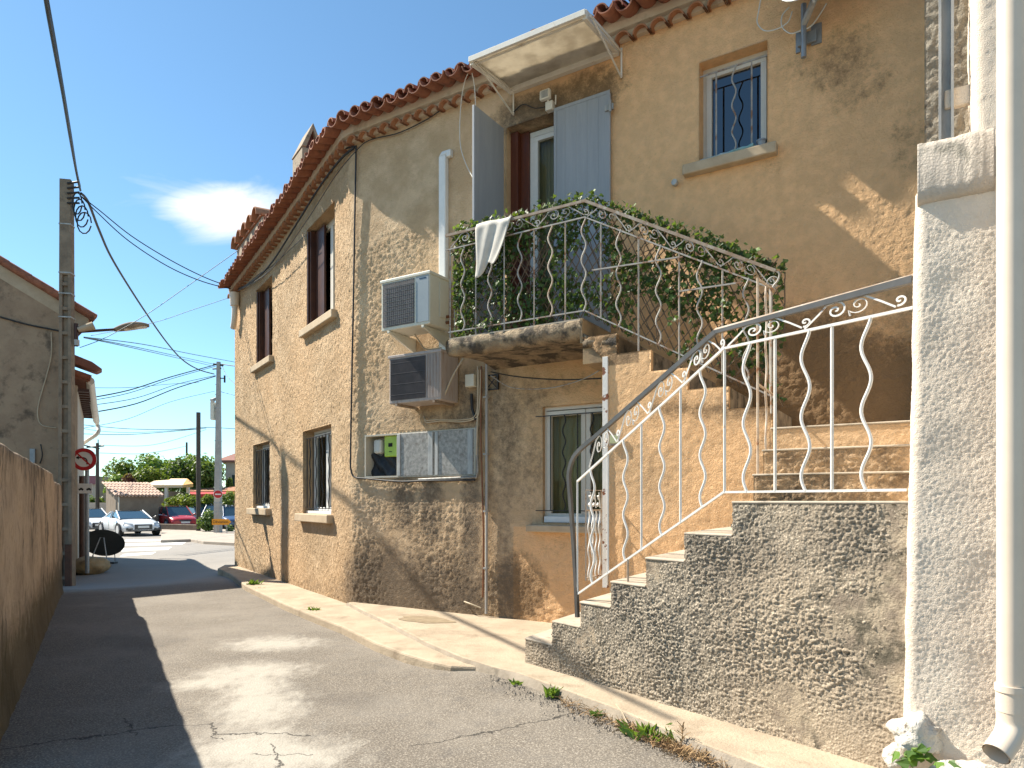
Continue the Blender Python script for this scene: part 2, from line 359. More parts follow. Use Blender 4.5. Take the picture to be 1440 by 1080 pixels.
dr = m.ma('ADD', st, m.ma('ADD', m.ma('MULTIPLY', m.ma('SUBTRACT', m.noise(.9, 3), .5), .7), m.ma('MULTIPLY', m.ss(zz, .6, 2.3), .10)))
c = m.mix(m.ma('MULTIPLY', m.ss(dr, .50, .66), .88), c, (.085, .072, .056))
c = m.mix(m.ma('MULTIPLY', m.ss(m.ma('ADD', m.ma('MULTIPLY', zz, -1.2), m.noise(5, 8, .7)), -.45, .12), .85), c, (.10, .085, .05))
M['gwall'] = m.done(c, .94, m.bump(m.ma('ADD', m.noise(45, 8, .7), st), 1.0, .014), spec=.15)

def paint(name, c, rough=.3, coat=.6, flake=0.0):
    m = NT(name); n = m.noise(3, 3)
    return m.done(m.mix(m.ma('MULTIPLY', n, .25), c, tuple(x * .8 for x in c)), m.ma('ADD', m.ma('MULTIPLY', m.noise(20), .12), rough), Coat_Weight=coat, Coat_Roughness=.08)
M['c_white'] = paint('car_white', (.62, .64, .66)); M['c_red'] = paint('car_red', (.42, .018, .02)); M['c_silver'] = paint('car_silver', (.42, .44, .47), .3)
M['c_grey'] = paint('car_pale_grey', (.38, .42, .48)); M['c_blue'] = paint('car_blue', (.03, .075, .17))
M['c_glass'] = paint('car_glass', (.02, .045, .06), .06, 1.0); M['tyre'] = surf('tyre', (.02, .02, .02), (.03, .03, .03), 8, .85, .2)
M['rim'] = paint('alloy', (.45, .45, .46), .3); M['lamp'] = paint('headlamp', (.55, .58, .6), .1, 1.0)
M['plate'] = paint('number_plate', (.72, .72, .70), .4); M['c_black'] = paint('car_black_trim', (.012, .014, .02), .3)
def flat(name, c, r=.5): return surf(name, c, tuple(x * .92 for x in c), 6, r, 0)
M['sign_red'] = flat('sign_red', (.48, .018, .022)); M['sign_white'] = flat('sign_white', (.74, .72, .68)); M['sign_black'] = flat('sign_black', (.02, .02, .02))
M['sign_yel'] = flat('sign_orange_yellow', (.75, .30, .012)); M['steel'] = surf('sign_steel', (.25, .27, .29), (.32, .34, .36), 8, .5, .1, 60, .001, .5)
M['aw_cream'] = surf('awning_cream', (.80, .58, .34), (.84, .66, .42), 4, .8, 0); M['aw_orange'] = surf('awning_orange', (.72, .36, .10), (.78, .45, .16), 4, .8, 0)
M['aw_red'] = surf('awning_red', (.42, .03, .04), (.50, .05, .05), 4, .8, 0)
M['white_paint'] = surf('road_paint', (.62, .62, .58), (.70, .70, .66), 5, .8, .3, 80, .002, grime=(.32, .31, .29), gs=5, glo=.55, ghi=.7)

def leafmat(name, c1, c2, c3, tr=.35):
    m = NT(name); t = m.attr("leaf")
    c = m.mix(m.ss(t, 0, .5), c1, c2); c = m.mix(m.ss(t, .55, 1.0), c, c3)
    m.done(c, .5, spec=.4)
    td = m.n("ShaderNodeBsdfTranslucent"); m.put(td.inputs[0], m.mix(.5, c, (.25, .35, .02)))
    ms = m.n("ShaderNodeMixShader"); ms.inputs[0].default_value = tr
    m.l(m.p.outputs[0], ms.inputs[1]); m.l(td.outputs[0], ms.inputs[2]); m.l(ms.outputs[0], m.out.inputs[0])
    return m.m
M['leaf_ivy'] = leafmat('ivy_leaf', (.018, .040, .010), (.05, .095, .022), (.14, .23, .05))
M['leaf_tree'] = leafmat('tree_leaf', (.07, .14, .025), (.14, .24, .04), (.27, .36, .08))
M['leaf_yel'] = leafmat('yellow_green_leaf', (.08, .13, .02), (.16, .22, .03), (.26, .30, .05))
M['leaf_red'] = leafmat('red_leaf', (.12, .03, .03), (.20, .06, .05), (.26, .10, .08))
M['leaf_dark'] = leafmat('dark_leaf', (.03, .065, .018), (.07, .13, .025), (.15, .22, .045))
M['leaf_weed'] = leafmat('weed_leaf', (.05, .11, .02), (.10, .20, .03), (.20, .32, .06))
M['leaf_var'] = leafmat('bright_leaf', (.05, .10, .03), (.12, .20, .05), (.38, .42, .22))
M['straw'] = surf('dry_straw', (.36, .24, .12), (.26, .16, .08), 9, .9, 0)
M['bark'] = surf('bark', (.10, .075, .05), (.14, .10, .07), 9, .9, .6, 40, .01)

def glassmat(name, tint, fac):
    m = NT(name)
    tr = m.n("ShaderNodeBsdfTransparent"); m.put(tr.inputs[0], (*tint, 1))
    gl = m.n("ShaderNodeBsdfGlossy"); gl.inputs["Roughness"].default_value = .02
    nr = m.bump(m.noise(1.3, 2), .04, .05); m.l(nr, gl.inputs["Normal"])
    fr = m.n("ShaderNodeFresnel"); fr.inputs[0].default_value = 1.5
    f = m.ma('ADD', m.ma('MULTIPLY', fr.outputs[0], .25), fac, clamp=True)
    ms = m.n("ShaderNodeMixShader"); m.l(f, ms.inputs[0]); m.l(tr.outputs[0], ms.inputs[1]); m.l(gl.outputs[0], ms.inputs[2]); m.l(ms.outputs[0], m.out.inputs[0])
    return m.m
M['glass'] = glassmat('window_glass', (.72, .72, .66), .0)
M['glass_blue'] = glassmat('tinted_window_glass', (.04, .10, .20), .14)
M['curtain'] = surf('curtain', (.66, .62, .42), (.72, .68, .48), 3, .9, .2, 30, .004, stretch=(8, 8, .3))

# ================================================================== GROUND
m = NT('asphalt').world()
P3 = m.xyz(); px_, py_ = P3[0], P3[1]
fine = m.voro(70); grain = m.noise(75, 5, .75); mid = m.noise(6, 8, .6)
c = m.mix(m.ss(fine, .15, .6), (.235, .205, .165), (.125, .108, .088))
c = m.mix(m.ma('MULTIPLY', m.ss(grain, .54, .64), .85), c, (.42, .38, .32))
c = m.mix(m.ma('MULTIPLY', m.ss(m.noise(90, 4, .7), .55, .64), .8), c, (.05, .044, .036))
c = m.mix(m.ma('MULTIPLY', m.ss(m.noise(.55, 3, .5, m.map((1, 1, 1), loc=(3, 5, 0))), .58, .68), .35), c, (.09, .08, .07))
c = m.mix(m.ma('MULTIPLY', m.ss(m.noise(.8, 6, .6), .4, .68), .45), c, (.25, .225, .19))
c = m.mix(m.ma('MULTIPLY', m.ss(mid, .5, .7), .3), c, (.10, .095, .09))
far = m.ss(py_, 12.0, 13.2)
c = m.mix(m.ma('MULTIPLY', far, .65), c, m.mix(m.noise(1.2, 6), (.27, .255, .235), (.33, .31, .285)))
# spilled cement, dry and cracked
def ell(cx, cy, rx, ry, ang=0.0):
    ca, sa = math.cos(ang), math.sin(ang)
    dx = m.ma('SUBTRACT', px_, cx); dy = m.ma('SUBTRACT', py_, cy)
    a = m.ma('DIVIDE', m.ma('ADD', m.ma('MULTIPLY', dx, ca), m.ma('MULTIPLY', dy, sa)), rx)
    b = m.ma('DIVIDE', m.ma('SUBTRACT', m.ma('MULTIPLY', dy, ca), m.ma('MULTIPLY', dx, sa)), ry)
    return m.ma('SUBTRACT', 1.0, m.ma('SQRT', m.ma('ADD', m.ma('MULTIPLY', a, a), m.ma('MULTIPLY', b, b))), clamp=True)
e = None
for (ix, iy, rx, ry, an) in ((385, 905, .75, .6, 0), (352, 945, .75, .6, .2), (365, 990, .5, 1.0, .40), (345, 1052, .55, .6, 0), (395, 1065, .65, .5, .2), (300, 960, .6, .35, 0.2), (358, 965, .42, 1.2, .42), (330, 1100, .8, .5, 0)):
    q = G(ix, iy); b = ell(q.x, q.y, rx, ry, an); e = b if e is None else m.ma('MAXIMUM', e, b)
sm = m.ma('ADD', m.ma('MULTIPLY', e, 1.35), m.ma('MULTIPLY', m.ma('SUBTRACT', m.noise(5.5, 10, .72, m.map((1.5, .8, 1))), .5), 2.1))
c = m.mix(m.ma('MULTIPLY', m.ss(sm, .10, 1.15), .78), c, m.mix(m.noise(14, 6), (.34, .315, .27), (.46, .43, .37)))
# thin cracks between pairs of points
wob = m.noise(2.6, 6, .6)
wob2 = m.noise(16, 4, .6)
ck = None
for (x1, y1, x2, y2, wd) in ((0, 1054, 245, 1020, .012), (245, 1020, 300, 1017, .006), (300, 1030, 440, 1032, .010), (575, 1050, 830, 1013, .010), (300, 1018, 312, 1040, .009), (178, 1010, 182, 1036, .008), (385, 1045, 392, 1080, .010), (350, 1062, 440, 1062, .006)):
    a, b = G(x1, y1), G(x2, y2); d = (b - a); L = d.length; d /= L; n_ = Vector((-d.y, d.x, 0))
    al = m.ma('ADD', m.ma('MULTIPLY', m.ma('SUBTRACT', px_, a.x), d.x), m.ma('MULTIPLY', m.ma('SUBTRACT', py_, a.y), d.y))
    ac = m.ma('ADD', m.ma('MULTIPLY', m.ma('SUBTRACT', px_, a.x), n_.x), m.ma('MULTIPLY', m.ma('SUBTRACT', py_, a.y), n_.y))
    ac = m.ma('ADD', ac, m.ma('ADD', m.ma('MULTIPLY', m.ma('SUBTRACT', wob, .5), .35), m.ma('MULTIPLY', m.ma('SUBTRACT', wob2, .5), .06)))
    mk = m.ma('MULTIPLY', m.ma('SUBTRACT', 1.0, m.ma('DIVIDE', m.ma('ABSOLUTE', ac), wd), clamp=True),
              m.ma('MULTIPLY', m.ma('GREATER_THAN', al, 0.0), m.ma('LESS_THAN', al, L)))
    ck = mk if ck is None else m.ma('MAXIMUM', ck, mk)
c = m.mix(m.ma('MULTIPLY', m.ss(ck, .05, .7), .8), c, (.03, .028, .025))
h = m.ma('SUBTRACT', m.ma('ADD', fine, m.ma('MULTIPLY', grain, .8)), m.ma('MULTIPLY', ck, 3.0))
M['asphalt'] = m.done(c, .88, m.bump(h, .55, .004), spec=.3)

def axis(fine0, fine1, st, lo, hi):
    a = list(np.arange(fine0, fine1, st)); x = fine0; s_ = st; l = []
    while x > lo: s_ *= 1.5; x -= s_; l.append(x)
    x = fine1; s_ = st; r = [fine1]
    while x < hi: s_ *= 1.5; x += s_; r.append(x)
    return sorted(l) + a + r
gxs, gys = axis(-12, 6, .15, -400, 300), axis(-2, 20, .15, -60, 900)
KF = [(p.x, p.y) for p in [G(x, y, .13) for x, y in ((693, 937), (729, 946), (790, 968), (859, 993), (956, 1033), (1100, 1088), (1290, 1160))]]
def kerb_rise(X, Y):                                # the asphalt is built up against the kerb
    if Y > 8 or Y < 1 or X < -3: return 0.0
    best = 9
    for (x1, y1), (x2, y2) in zip(KF, KF[1:]):
        dx, dy = x2 - x1, y2 - y1; t = max(0, min(1, ((X - x1) * dx + (Y - y1) * dy) / (dx * dx + dy * dy)))
        best = min(best, math.hypot(X - x1 - dx * t, Y - y1 - dy * t))
        if dx * (Y - y1) - dy * (X - x1) > 0 and 0 < t < 1: best = 0.0
    return .06 * sst(1 - best / 1.1)
g = MB(); g.grid([[Vector((X, Y, gz(X, Y) + kerb_rise(X, Y) + .004 * noise.noise(Vector((X * 1.3, Y * 1.3, 0))) * (1 if -12 < X < 6 and -2 < Y < 20 else 0))) for X in gxs] for Y in gys])
tag(g.build('road', M['asphalt'], recalc=False), kind='structure')

# pavement along the left face of the house, and the raised one under the stairs
def edge(pts, z): return [G(x, y, z) for x, y in pts]
pv = MB()
outer = edge([(306, 799), (322, 806), (345, 823), (400, 849), (450, 869), (480, 880), (527, 903), (570, 919), (610, 931), (634, 936), (668, 937.5), (694, 937)], .09)
fix = [(-6.4, 15.2)] + [(p.x, p.y) for p in outer]
top = [Vector((x, y, .09)) for x, y in fix] + [Vector((-1.2, 8.0, .09)), FB.P(.2, -.2, .09), FA.P(.1, -.2, .09), FA.P(3.5, -.25, .09), FA.P(7.0, -.25, .09)]
pv.prism(top, -.4)
tag(pv.build('pavement', M['pave'], bevel=.02), kind='structure')
pl = MB()
front = edge([(489, 847), (510, 858), (552, 878), (600, 903), (650, 924), (693, 937), (729, 946), (790, 968), (859, 993), (956, 1033), (1000, 1050), (1100, 1088), (1190, 1120), (1290, 1160), (1420, 1225)], .13)
top = [Vector((p.x, p.y, .13)) for p in front] + [FB.P(7.6, 2.6, .13), FB.P(7.6, -.2, .13), FB.P(0.05, -.2, .13)]
pl.prism(top, -.3)
tag(pl.build('pavement', M['pave'], bevel=.018), kind='structure')
kb = MB()                                           # crumbly kerb face below the raised pavement
rows = [[], [], []]
for i in range(len(front) - 1):
    for j in range(14):
        q = front[i].lerp(front[i + 1], j / 14); d = (front[i + 1] - front[i]).normalized(); n_ = Vector((d.y, -d.x, 0))
        if n_.y > 0: n_ = -n_
        a = noise.noise(q * 5) * .02 + noise.noise(q * 17) * .012
        rows[0].append(q + n_ * (.004 + a * .3) + Vector((0, 0, -.006 + a * .3))); rows[1].append(q + n_ * (.02 + a) + Vector((0, 0, -.05)))
        rows[2].append(q + n_ * (.045 + a) + Vector((0, 0, -.20)))
kb.grid(rows); tag(kb.build('kerb', M['kerb'], recalc=False), kind='structure')
st_ = MB()                                          # damp patch on the pavement
c0 = G(597, 871, .134); ang = math.atan2(-.522, .853)
st_.quad(*[Vector((c0.x + math.cos(a) * .36 * (1 + .14 * math.sin(3 * a + 1) + .07 * math.sin(7 * a)) * math.cos(ang) - math.sin(a) * .19 * math.sin(ang),
                   c0.y + math.cos(a) * .36 * (1 + .14 * math.sin(3 * a + 1)) * math.sin(ang) + math.sin(a) * .19 * (1 + .12 * math.sin(5 * a)) * math.cos(ang), .134)) for a in [k * math.pi / 24 for k in range(48)]])
M['damp'] = surf('damp_cement', (.22, .165, .10), (.30, .235, .15), 9, .75, .3, 80, .003)
tag(st_.build('damp_patch', M['damp'], recalc=False), kind='structure')

# ================================================================== MAIN HOUSE
LA, LB = 7.03, 8.4
def wallpos(u, z, o):
    r = .14
    if u <= -r: return FA.P(-u, o, z)
    if u >= r: return FB.P(u, o, z)
    t = (u + r) / (2 * r); a, b, c_ = FA.P(r, 0, z), FB.P(0, 0, z), FB.P(r, 0, z)
    p = a * (1 - t) ** 2 + b * 2 * t * (1 - t) + c_ * t * t
    n_ = (FA.n * (1 - t) + FB.n * t).normalized()
    return p + n_ * o
def zlow(u):                                        # underside of the lower tile row
    return float(np.interp(u, [-7.1, -6.3, -3.4, -1.0, 0, 9], [6.0, 6.02, 6.12, 6.27, 6.33, 6.35]))

openings = {                                        # u0, u1, z0, z1
    'a_up_near': (-1.94, -.633, 4.24, 5.83), 'a_up_far': (-5.14, -3.96, 4.17, 5.68),
    'a_low_near': (-2.13, -.781, 1.30, 2.63), 'a_low_far': (-5.39, -4.147, 1.36, 2.63),
    'door': (2.50, 3.80, 3.24, 5.88), 'b_up': (4.77, 5.42, 4.86, 5.88),
    'b_low': (2.985, 4.02, 1.26, 2.57), 'niche': (.26, 2.07, 1.81, 2.39)}
blobs = []                                          # stains and painted shade: u, z, ru, rz, strength
def bpx(x, y, rx, rz, s_, fr=FB):
    t = fr.t(x); blobs.append(((-t if fr is FA else t), fr.z(x, y), rx, rz, s_))
for q in ((560, 640, .2, .5, 0), ): pass
blobs += [(.5, .25, .7, .62, 1.0), (1.2, .2, .7, .6, .95), (1.85, .3, .4, .5, .9), (.45, 1.5, .13, .5, .35), (.95, 1.55, .2, .42, .75), (1.38, 1.5, .18, .55, .8),
          (2.0, 1.2, .14, .9, .8), (1.7, 1.0, .12, .4, .5), (1.1, 1.05, .12, .4, .5)]
bpx(700, 560, .16, .45, .7); bpx(715, 620, .22, .7, .65); bpx(745, 660, .17, .5, .55); bpx(705, 760, .18, .5, .55); bpx(725, 830, .35, .35, .95); bpx(752, 560, .2, .25, .6)
bpx(690, 700, .12, .8, .55); bpx(800, 540, .5, .10, .5); bpx(800, 770, .35, .1, .4); bpx(650, 590, .35, .2, .75); bpx(590, 585, .45, .12, .6); bpx(660, 560, .2, .3, .7)
bpx(760, 150, .55, .16, .95); bpx(830, 130, .35, .22, .9); bpx(720, 165, .2, .2, .8); bpx(1180, 85, .26, .26, .62); bpx(1208, 122, .24, .2, .5); bpx(1120, 95, .14, .16, .45)  # first three blobs paint the canopy's shade onto the wall
bpx(1120, 530, .6, .5, 1.25); bpx(1180, 565, .6, .5, 1.25); bpx(1245, 570, .5, .5, 1.1); bpx(1260, 500, .2, .5, .5); bpx(1110, 500, .25, .3, .9); bpx(1000, 225, .12, .12, .55); bpx(1085, 235, .1, .12, .4)
bpx(395, 400, .1, .1, .2, FA); blobs += [(-.4, .15, .5, .25, .6), (-2, .1, 1.5, .2, .5), (-5, .1, 1.5, .2, .5), (-1.3, 1.05, .5, .12, .3)]
bpx(440, 820, .3, .3, .3, FA); bpx(1280, 200, .12, .3, .5); bpx(560, 480, .5, .06, .3); bpx(1140, 175, .08, .06, .4)
def stain_shade(u, z):
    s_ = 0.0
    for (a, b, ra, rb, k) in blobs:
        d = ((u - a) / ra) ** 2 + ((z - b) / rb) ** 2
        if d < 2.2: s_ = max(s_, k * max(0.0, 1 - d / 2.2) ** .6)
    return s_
def rough_amp(u, z):
    if u < 0: return .0105
    q = noise.noise(Vector((u * 1.4, z * .55, 3.1)))
    a = .011 * sst(.62 + q * 1.3)
    if z > 4.9 + q * .2: a *= .45
    if u > 2.2:
        k = sst((u - 2.2) / .6); a = a * (1 - k) + .0042 * k
        if z < .9 + q * .3 and u < 4: a = max(a, .008)
        if z > 3.4: a = .0032
        if u > 5 and z < 3.5 + q * .4: a = max(a, .012 * sst((3.6 - z) / .5))
    return a + .0012
def wdisp(u, z):
    a = rough_amp(u, z)
    if u < 0:
        v = noise.noise(Vector((u * 30, z * 13, 0))); v2 = noise.noise(Vector((u * 62, z * 30, 5)))
        d = max(0.0, v) * 1.5 - .3 + v2 * .8
    else:
        v = noise.noise(Vector((u * 20 + noise.noise(Vector((u * 9, z * 9, 2))) * 1.2, z * 20, 0))); v2 = noise.noise(Vector((u * 45, z * 45, 5)))
        d = abs(v) * 1.6 - .3 + v2 * 1.0
    return a * d + .010 * noise.noise(Vector((u * .9, z * .9, 9)))

def wall_grid(us, zs, inside, pos, disp, depth, attrfn, name, mat, parent, hi_edge=.35):
    us = sorted(set(round(x, 4) for x in us)); zs = sorted(set(round(x, 4) for x in zs))
    nu, nz_ = len(us), len(zs); inc = np.zeros((nu - 1, nz_ - 1), bool)
    for i in range(nu - 1):
        for j in range(nz_ - 1): inc[i, j] = inside((us[i] + us[i + 1]) / 2, (zs[j] + zs[j + 1]) / 2)
    mb = MB(); idx = {}; at = {k: [] for k in attrfn}
    bnd = set()
    def isin(i, j): return 0 <= i < nu - 1 and 0 <= j < nz_ - 1 and inc[i, j]
    edges = []
    for i in range(nu - 1):
        for j in range(nz_ - 1):
            if not inc[i, j]: continue
            if not isin(i - 1, j): edges.append(((i, j + 1), (i, j)))
            if not isin(i + 1, j): edges.append(((i + 1, j), (i + 1, j + 1)))
            if not isin(i, j - 1): edges.append(((i, j), (i + 1, j)))
            if not isin(i, j + 1): edges.append(((i + 1, j + 1), (i, j + 1)))
    for a, b in edges: bnd.add(a); bnd.add(b)
    def vert(k):
        if k not in idx:
            u, z = us[k[0]], zs[k[1]]; d = disp(u, z)
            if k in bnd: d = d * hi_edge - .003
            idx[k] = len(mb.v); mb.v.append(pos(u, z, d))
            for n_, f in attrfn.items(): at[n_].append(f(u, z))
        return idx[k]
    for i in range(nu - 1):
        for j in range(nz_ - 1):
            if inc[i, j]: mb.f.append([vert((i, j)), vert((i + 1, j)), vert((i + 1, j + 1)), vert((i, j + 1))]); mb.sm.append(True)
    back = {}
    for a, b in edges:
        q = []
        for k in (a, b):
            if k not in back:
                back[k] = len(mb.v); mb.v.append(pos(us[k[0]], zs[k[1]], -depth))
                for n_, f in attrfn.items(): at[n_].append(f(us[k[0]], zs[k[1]]) * (.4 if n_ == 'stain_shade' else 1))
            q.append(back[k])
        mb.f.append([idx[a], idx[b], q[1], q[0]]); mb.sm.append(False)
    return mb.build(name, mat, parent, attrs=at, recalc=False)

house = thing('corner_house', 'old two-storey corner house in rough ochre render with terracotta eaves and a stained base', 'house', (O[0], O[1], 0.1))
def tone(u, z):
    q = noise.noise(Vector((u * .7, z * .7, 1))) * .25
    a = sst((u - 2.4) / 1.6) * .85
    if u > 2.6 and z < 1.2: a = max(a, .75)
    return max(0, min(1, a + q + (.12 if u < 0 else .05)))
us = list(np.arange(-LA, LB, .022)) + [-LA, LB]; zs = list(np.arange(-.3, 6.5, .022))
for (a, b, c_, d_) in openings.values(): us += [a, b]; zs += [c_, d_]
def ins(u, z):
    if z > zlow(u) + .10: return False
    for (a, b, c_, d_) in openings.values():
        if a < u < b and c_ < z < d_: return False
    return True
# drop grid lines that nearly touch an opening's edge
def thin(arr, keep):
    arr = sorted(arr); return [x for x in arr if all(abs(x - k) > .008 or x == k for k in keep)]
ku = [q for o_ in openings.values() for q in o_[:2]]; kz = [q for o_ in openings.values() for q in o_[2:]]
wall_grid(thin(us, ku) + ku, thin(zs, kz) + kz, ins, wallpos, wdisp, .24, {'stain_shade': stain_shade, 'tone': tone, 'stroke': lambda u, z: sst((-u + .05) / .2)}, 'wall', M['stucco'], house)
# far gable and rooms behind
mb = MB()
mb.box(FA, 6.95, 7.02, -5, -.02, -.3, 6.1); mb.build('end_wall', M['lhouse2'], house)
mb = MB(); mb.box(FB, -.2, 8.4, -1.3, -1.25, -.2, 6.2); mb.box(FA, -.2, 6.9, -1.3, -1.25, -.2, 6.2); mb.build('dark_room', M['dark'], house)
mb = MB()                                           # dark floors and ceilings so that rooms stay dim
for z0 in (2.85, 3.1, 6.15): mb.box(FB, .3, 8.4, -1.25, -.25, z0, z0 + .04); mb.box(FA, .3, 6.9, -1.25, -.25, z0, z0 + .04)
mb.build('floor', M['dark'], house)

# --- eaves
def shell(mb, base, ax, side, up, r, L, th, convex=1, n=7, drop=0.0):
    # half-round tile: base = centre at inner end, ax = outwards
    o_, i_ = [], []
    for s_ in (0.0, 1.0):
        ro, ri = [], []
        rr = r * (1 + .10 * s_ * (-convex))
        for k in range(n + 1):
            a = math.pi * k / n
            c_, sn = math.cos(a), math.sin(a) * convex
            p = base + ax * L * s_ - up * drop * s_
            ro.append(p + side * c_ * rr + up * sn * rr); ri.append(p + side * c_ * (rr - th) + up * sn * (rr - th))
        o_.append(ro); i_.append(ri)
    mb.grid(o_); mb.grid(i_)
    mb.grid([o_[1], i_[1]], sm=False)
def eframe(u):
    p = wallpos(u, 0, 0); p2 = wallpos(u + .02, 0, 0); sd_ = (p2 - p).normalized(); n_ = (wallpos(u, 0, 1) - p).normalized()
    return p, sd_, n_
UP = Vector((0, 0, 1))
sp = .193; nt_ = int((LA + LB) / sp)
gen, chn, cov, mor, wav = MB(), MB(), MB(), MB(), MB()
for k in range(nt_ + 1):
    u = -LA + .03 + k * sp; p, sd_, n_ = eframe(u); z = zlow(u)
    j = lambda s_: random.uniform(-s_, s_)
    shell(gen, p + UP * (z + .0 + j(.006)) - n_ * .03, (n_ + sd_ * j(.03)).normalized(), sd_, UP, .094, .165 + j(.012), .014, 1, 8, .02)
    zz = z + .235
    shell(cov, p + UP * (zz + .115 + j(.012)) - n_ * .25, (n_ + sd_ * j(.05)).normalized(), sd_, UP, .09, .56 + j(.03), .014, 1, 8, .13)
    u2 = u + sp / 2; p2, sd2, n2 = eframe(u2)
    shell(chn, p2 + UP * (zz + .115 + j(.01)) - n2 * .25, (n2 + sd2 * j(.03)).normalized(), sd2, UP, .088, .60 + j(.03), .014, -1, 8, .13)
gen.build('lower_eave_tiles', M['tile_clean'], house, recalc=False)
cov.build('roof_edge_cover_tiles', M['tile'], house, recalc=False); chn.build('roof_edge_channel_tiles', M['tile'], house, recalc=False)
uu = np.arange(-LA, LB, .1)
prof = [(-.1, .02), (.055, .02), (.062, .06), (.075, .085), (.12, .098), (.125, .17), (.11, .24), (-.1, .26)]
mor.grid([[wallpos(u, zlow(u) + b, a + .006 * noise.noise(Vector((u * 4, b * 9, 0)))) for u in uu] for a, b in prof], sm=False)
mor.build('mortar_band', M['mortar'], house, recalc=False)
uw = np.arange(-LA, LB, sp / 6)
wav.grid([[wallpos(u, zlow(u) + .235 + .12 + (.12 - o_) * .29 + .04 * math.cos((u + LA - .03) / sp * 2 * math.pi), o_) for u in uw] for o_ in (.12, -.4, -1.0, -1.8, -2.6)])
wav.build('roof', M['tile'], house, recalc=False)

# --- chimneys
def chimney(px0, px1, ytop, ybot, o_, gable):
    t0, t1 = FA.t(px1, o_), FA.t(px0, o_); tm = (t0 + t1) / 2
    if gable: t0, t1 = tm - .30, tm + .26
    zt = FA.z((px0 + px1) / 2, ytop, o_)
    mb = MB(); d = .5
    if gable:
        D = 12.8; fc_ = Fr(((425 - 720) / 960 * D, D), (.827, .561), (.561, -.827)); zt = 1.5 + (705 - ytop) * D / 960
        t0, t1, d = 0.0, fc_.t(455), .62; tm = (t0 + t1) / 2; zs_ = zt - .50
        mb.box(fc_, t0, t1, -d, 0, 6.0, zs_)
        a0, a1, ap = fc_.P(t0 - .02, .02, zs_), fc_.P(t1 + .02, .02, zs_), fc_.P(tm, .02, zt)
        back = fc_.n * (-d - .04)
        i0, i1, ip = fc_.P(t0 + .07, .02, zs_), fc_.P(t1 - .07, .02, zs_), fc_.P(tm, .02, zt - .14)
        mb.slab([a0, i0, ip, ap], back); mb.slab([a1, ap, ip, i1], back)
        ob = mb.build('chimney', M['edge_stone_l'], house, bevel=.015)
        k = MB(); k.slab([fc_.P(t0 + .07, -.10, zs_ + .002), fc_.P(t1 - .07, -.10, zs_ + .002), fc_.P(tm, -.10, zt - .15)], fc_.n * -.02); k.build('flue', M['redwood'], ob)
    else:
        mb.box(FA, t0, t1, o_ - .6, o_, 5.9, zt - .09)
        ob = mb.build('chimney', M['edge_stone_l'], house, bevel=.02)
        k = MB()
        for q in range(5):
            tt = t0 - .05 + (t1 - t0 + .1) * (q + .5) / 5; shell(k, FA.P(tt, o_ - .7, zt - .09), FA.n, FA.d, UP, (t1 - t0 + .12) / 10, .85, .02, 1, 6)
        k.box(FA, t0 - .05, t1 + .05, o_ - .65, o_ + .04, zt - .09, zt - .05)
        k.build('cap_tiles', M['tile_clean'], ob)

chimney(407, 455, 168, 250, -.95, True)
chimney(333, 369, 322, 380, -.7, False)

# --- windows
def ring(mb, fr, t0, t1, z0, z1, w0, w1, b):
    mb.box(fr, t0, t1, w0, w1, z0, z0 + b); mb.box(fr, t0, t1, w0, w1, z1 - b, z1)
    mb.box(fr, t0, t0 + b, w0, w1, z0 + b, z1 - b); mb.box(fr, t1 - b, t1, w0, w1, z0 + b, z1 - b)
def window(fr, t0, t1, z0, z1, rec, fm, gl, sill=None, mull=1, curtain=False, label=None, fb=.05):
    mb = MB(); ring(mb, fr, t0 - .02, t1 + .02, z0 - .01, z1 + .01, -rec - .06, -rec, fb)
    n = mull; wdt = (t1 - t0 - 2 * fb + .04) / n
    for k in range(n):
        a = t0 - .02 + fb + k * wdt; ring(mb, fr, a + .003, a + wdt - .003, z0 + fb, z1 - fb, -rec - .05, -rec + .012, .055)
    wo = mb.build('window', fm, house, bevel=.004)
    if label: wo["label"] = label
    p = MB(); p.box(fr, t0 + fb, t1 - fb, -rec - .030, -rec - .024, z0 + fb, z1 - fb); p.build('pane', gl, wo)
    if sill:
        s_ = MB(); a, b, pr, th = sill; s_.box(fr, a, b, -rec - .02, pr, z0 - th, z0 + .004); s_.build('sill', M['sill'], wo, bevel=.012)
    if curtain:
        c_ = MB(); nn = 60; rows_ = [[], []]
        for q in range(nn + 1):
            t = t0 + (t1 - t0) * q / nn; w_ = -rec - .14 + .025 * math.sin(q * 1.05) + .01 * math.sin(q * 2.3)
            rows_[0].append(fr.P(t, w_, z0)); rows_[1].append(fr.P(t, w_, z1))
        c_.grid(rows_); c_.build('curtain', M['curtain'], wo, recalc=False)
    return wo
def wavy(f, a, b, amp, n_w, m_=None, ph=0):          # points of a wavy bar between a and b heights; f(v, off) -> point
    m_ = m_ or int(n_w * 10)
    return [f(a + (b - a) * i / m_, amp * math.sin(2 * math.pi * n_w * i / m_ + ph)) for i in range(m_ + 1)]
def grille(wo, fr, t0, t1, z0, z1, w_, bars, mat, ext=.05, r=.008, nw=3.5, amp=.022):
    mb = MB()
    for z in (z0, z1): mb.tube([fr.P(t0 - ext, w_, z), fr.P(t1 + ext, w_, z)], r * .9, 4)
    for t, kind in bars:
        if kind: mb.tube(wavy(lambda v, o_: fr.P(t + o_, w_, v), z0, z1, amp, nw), r, 6)
        else: mb.tube([fr.P(t, w_, z0), fr.P(t, w_, z1)], r * 1.1, 4)
    mb.build('grille', mat, wo)
o_ = openings
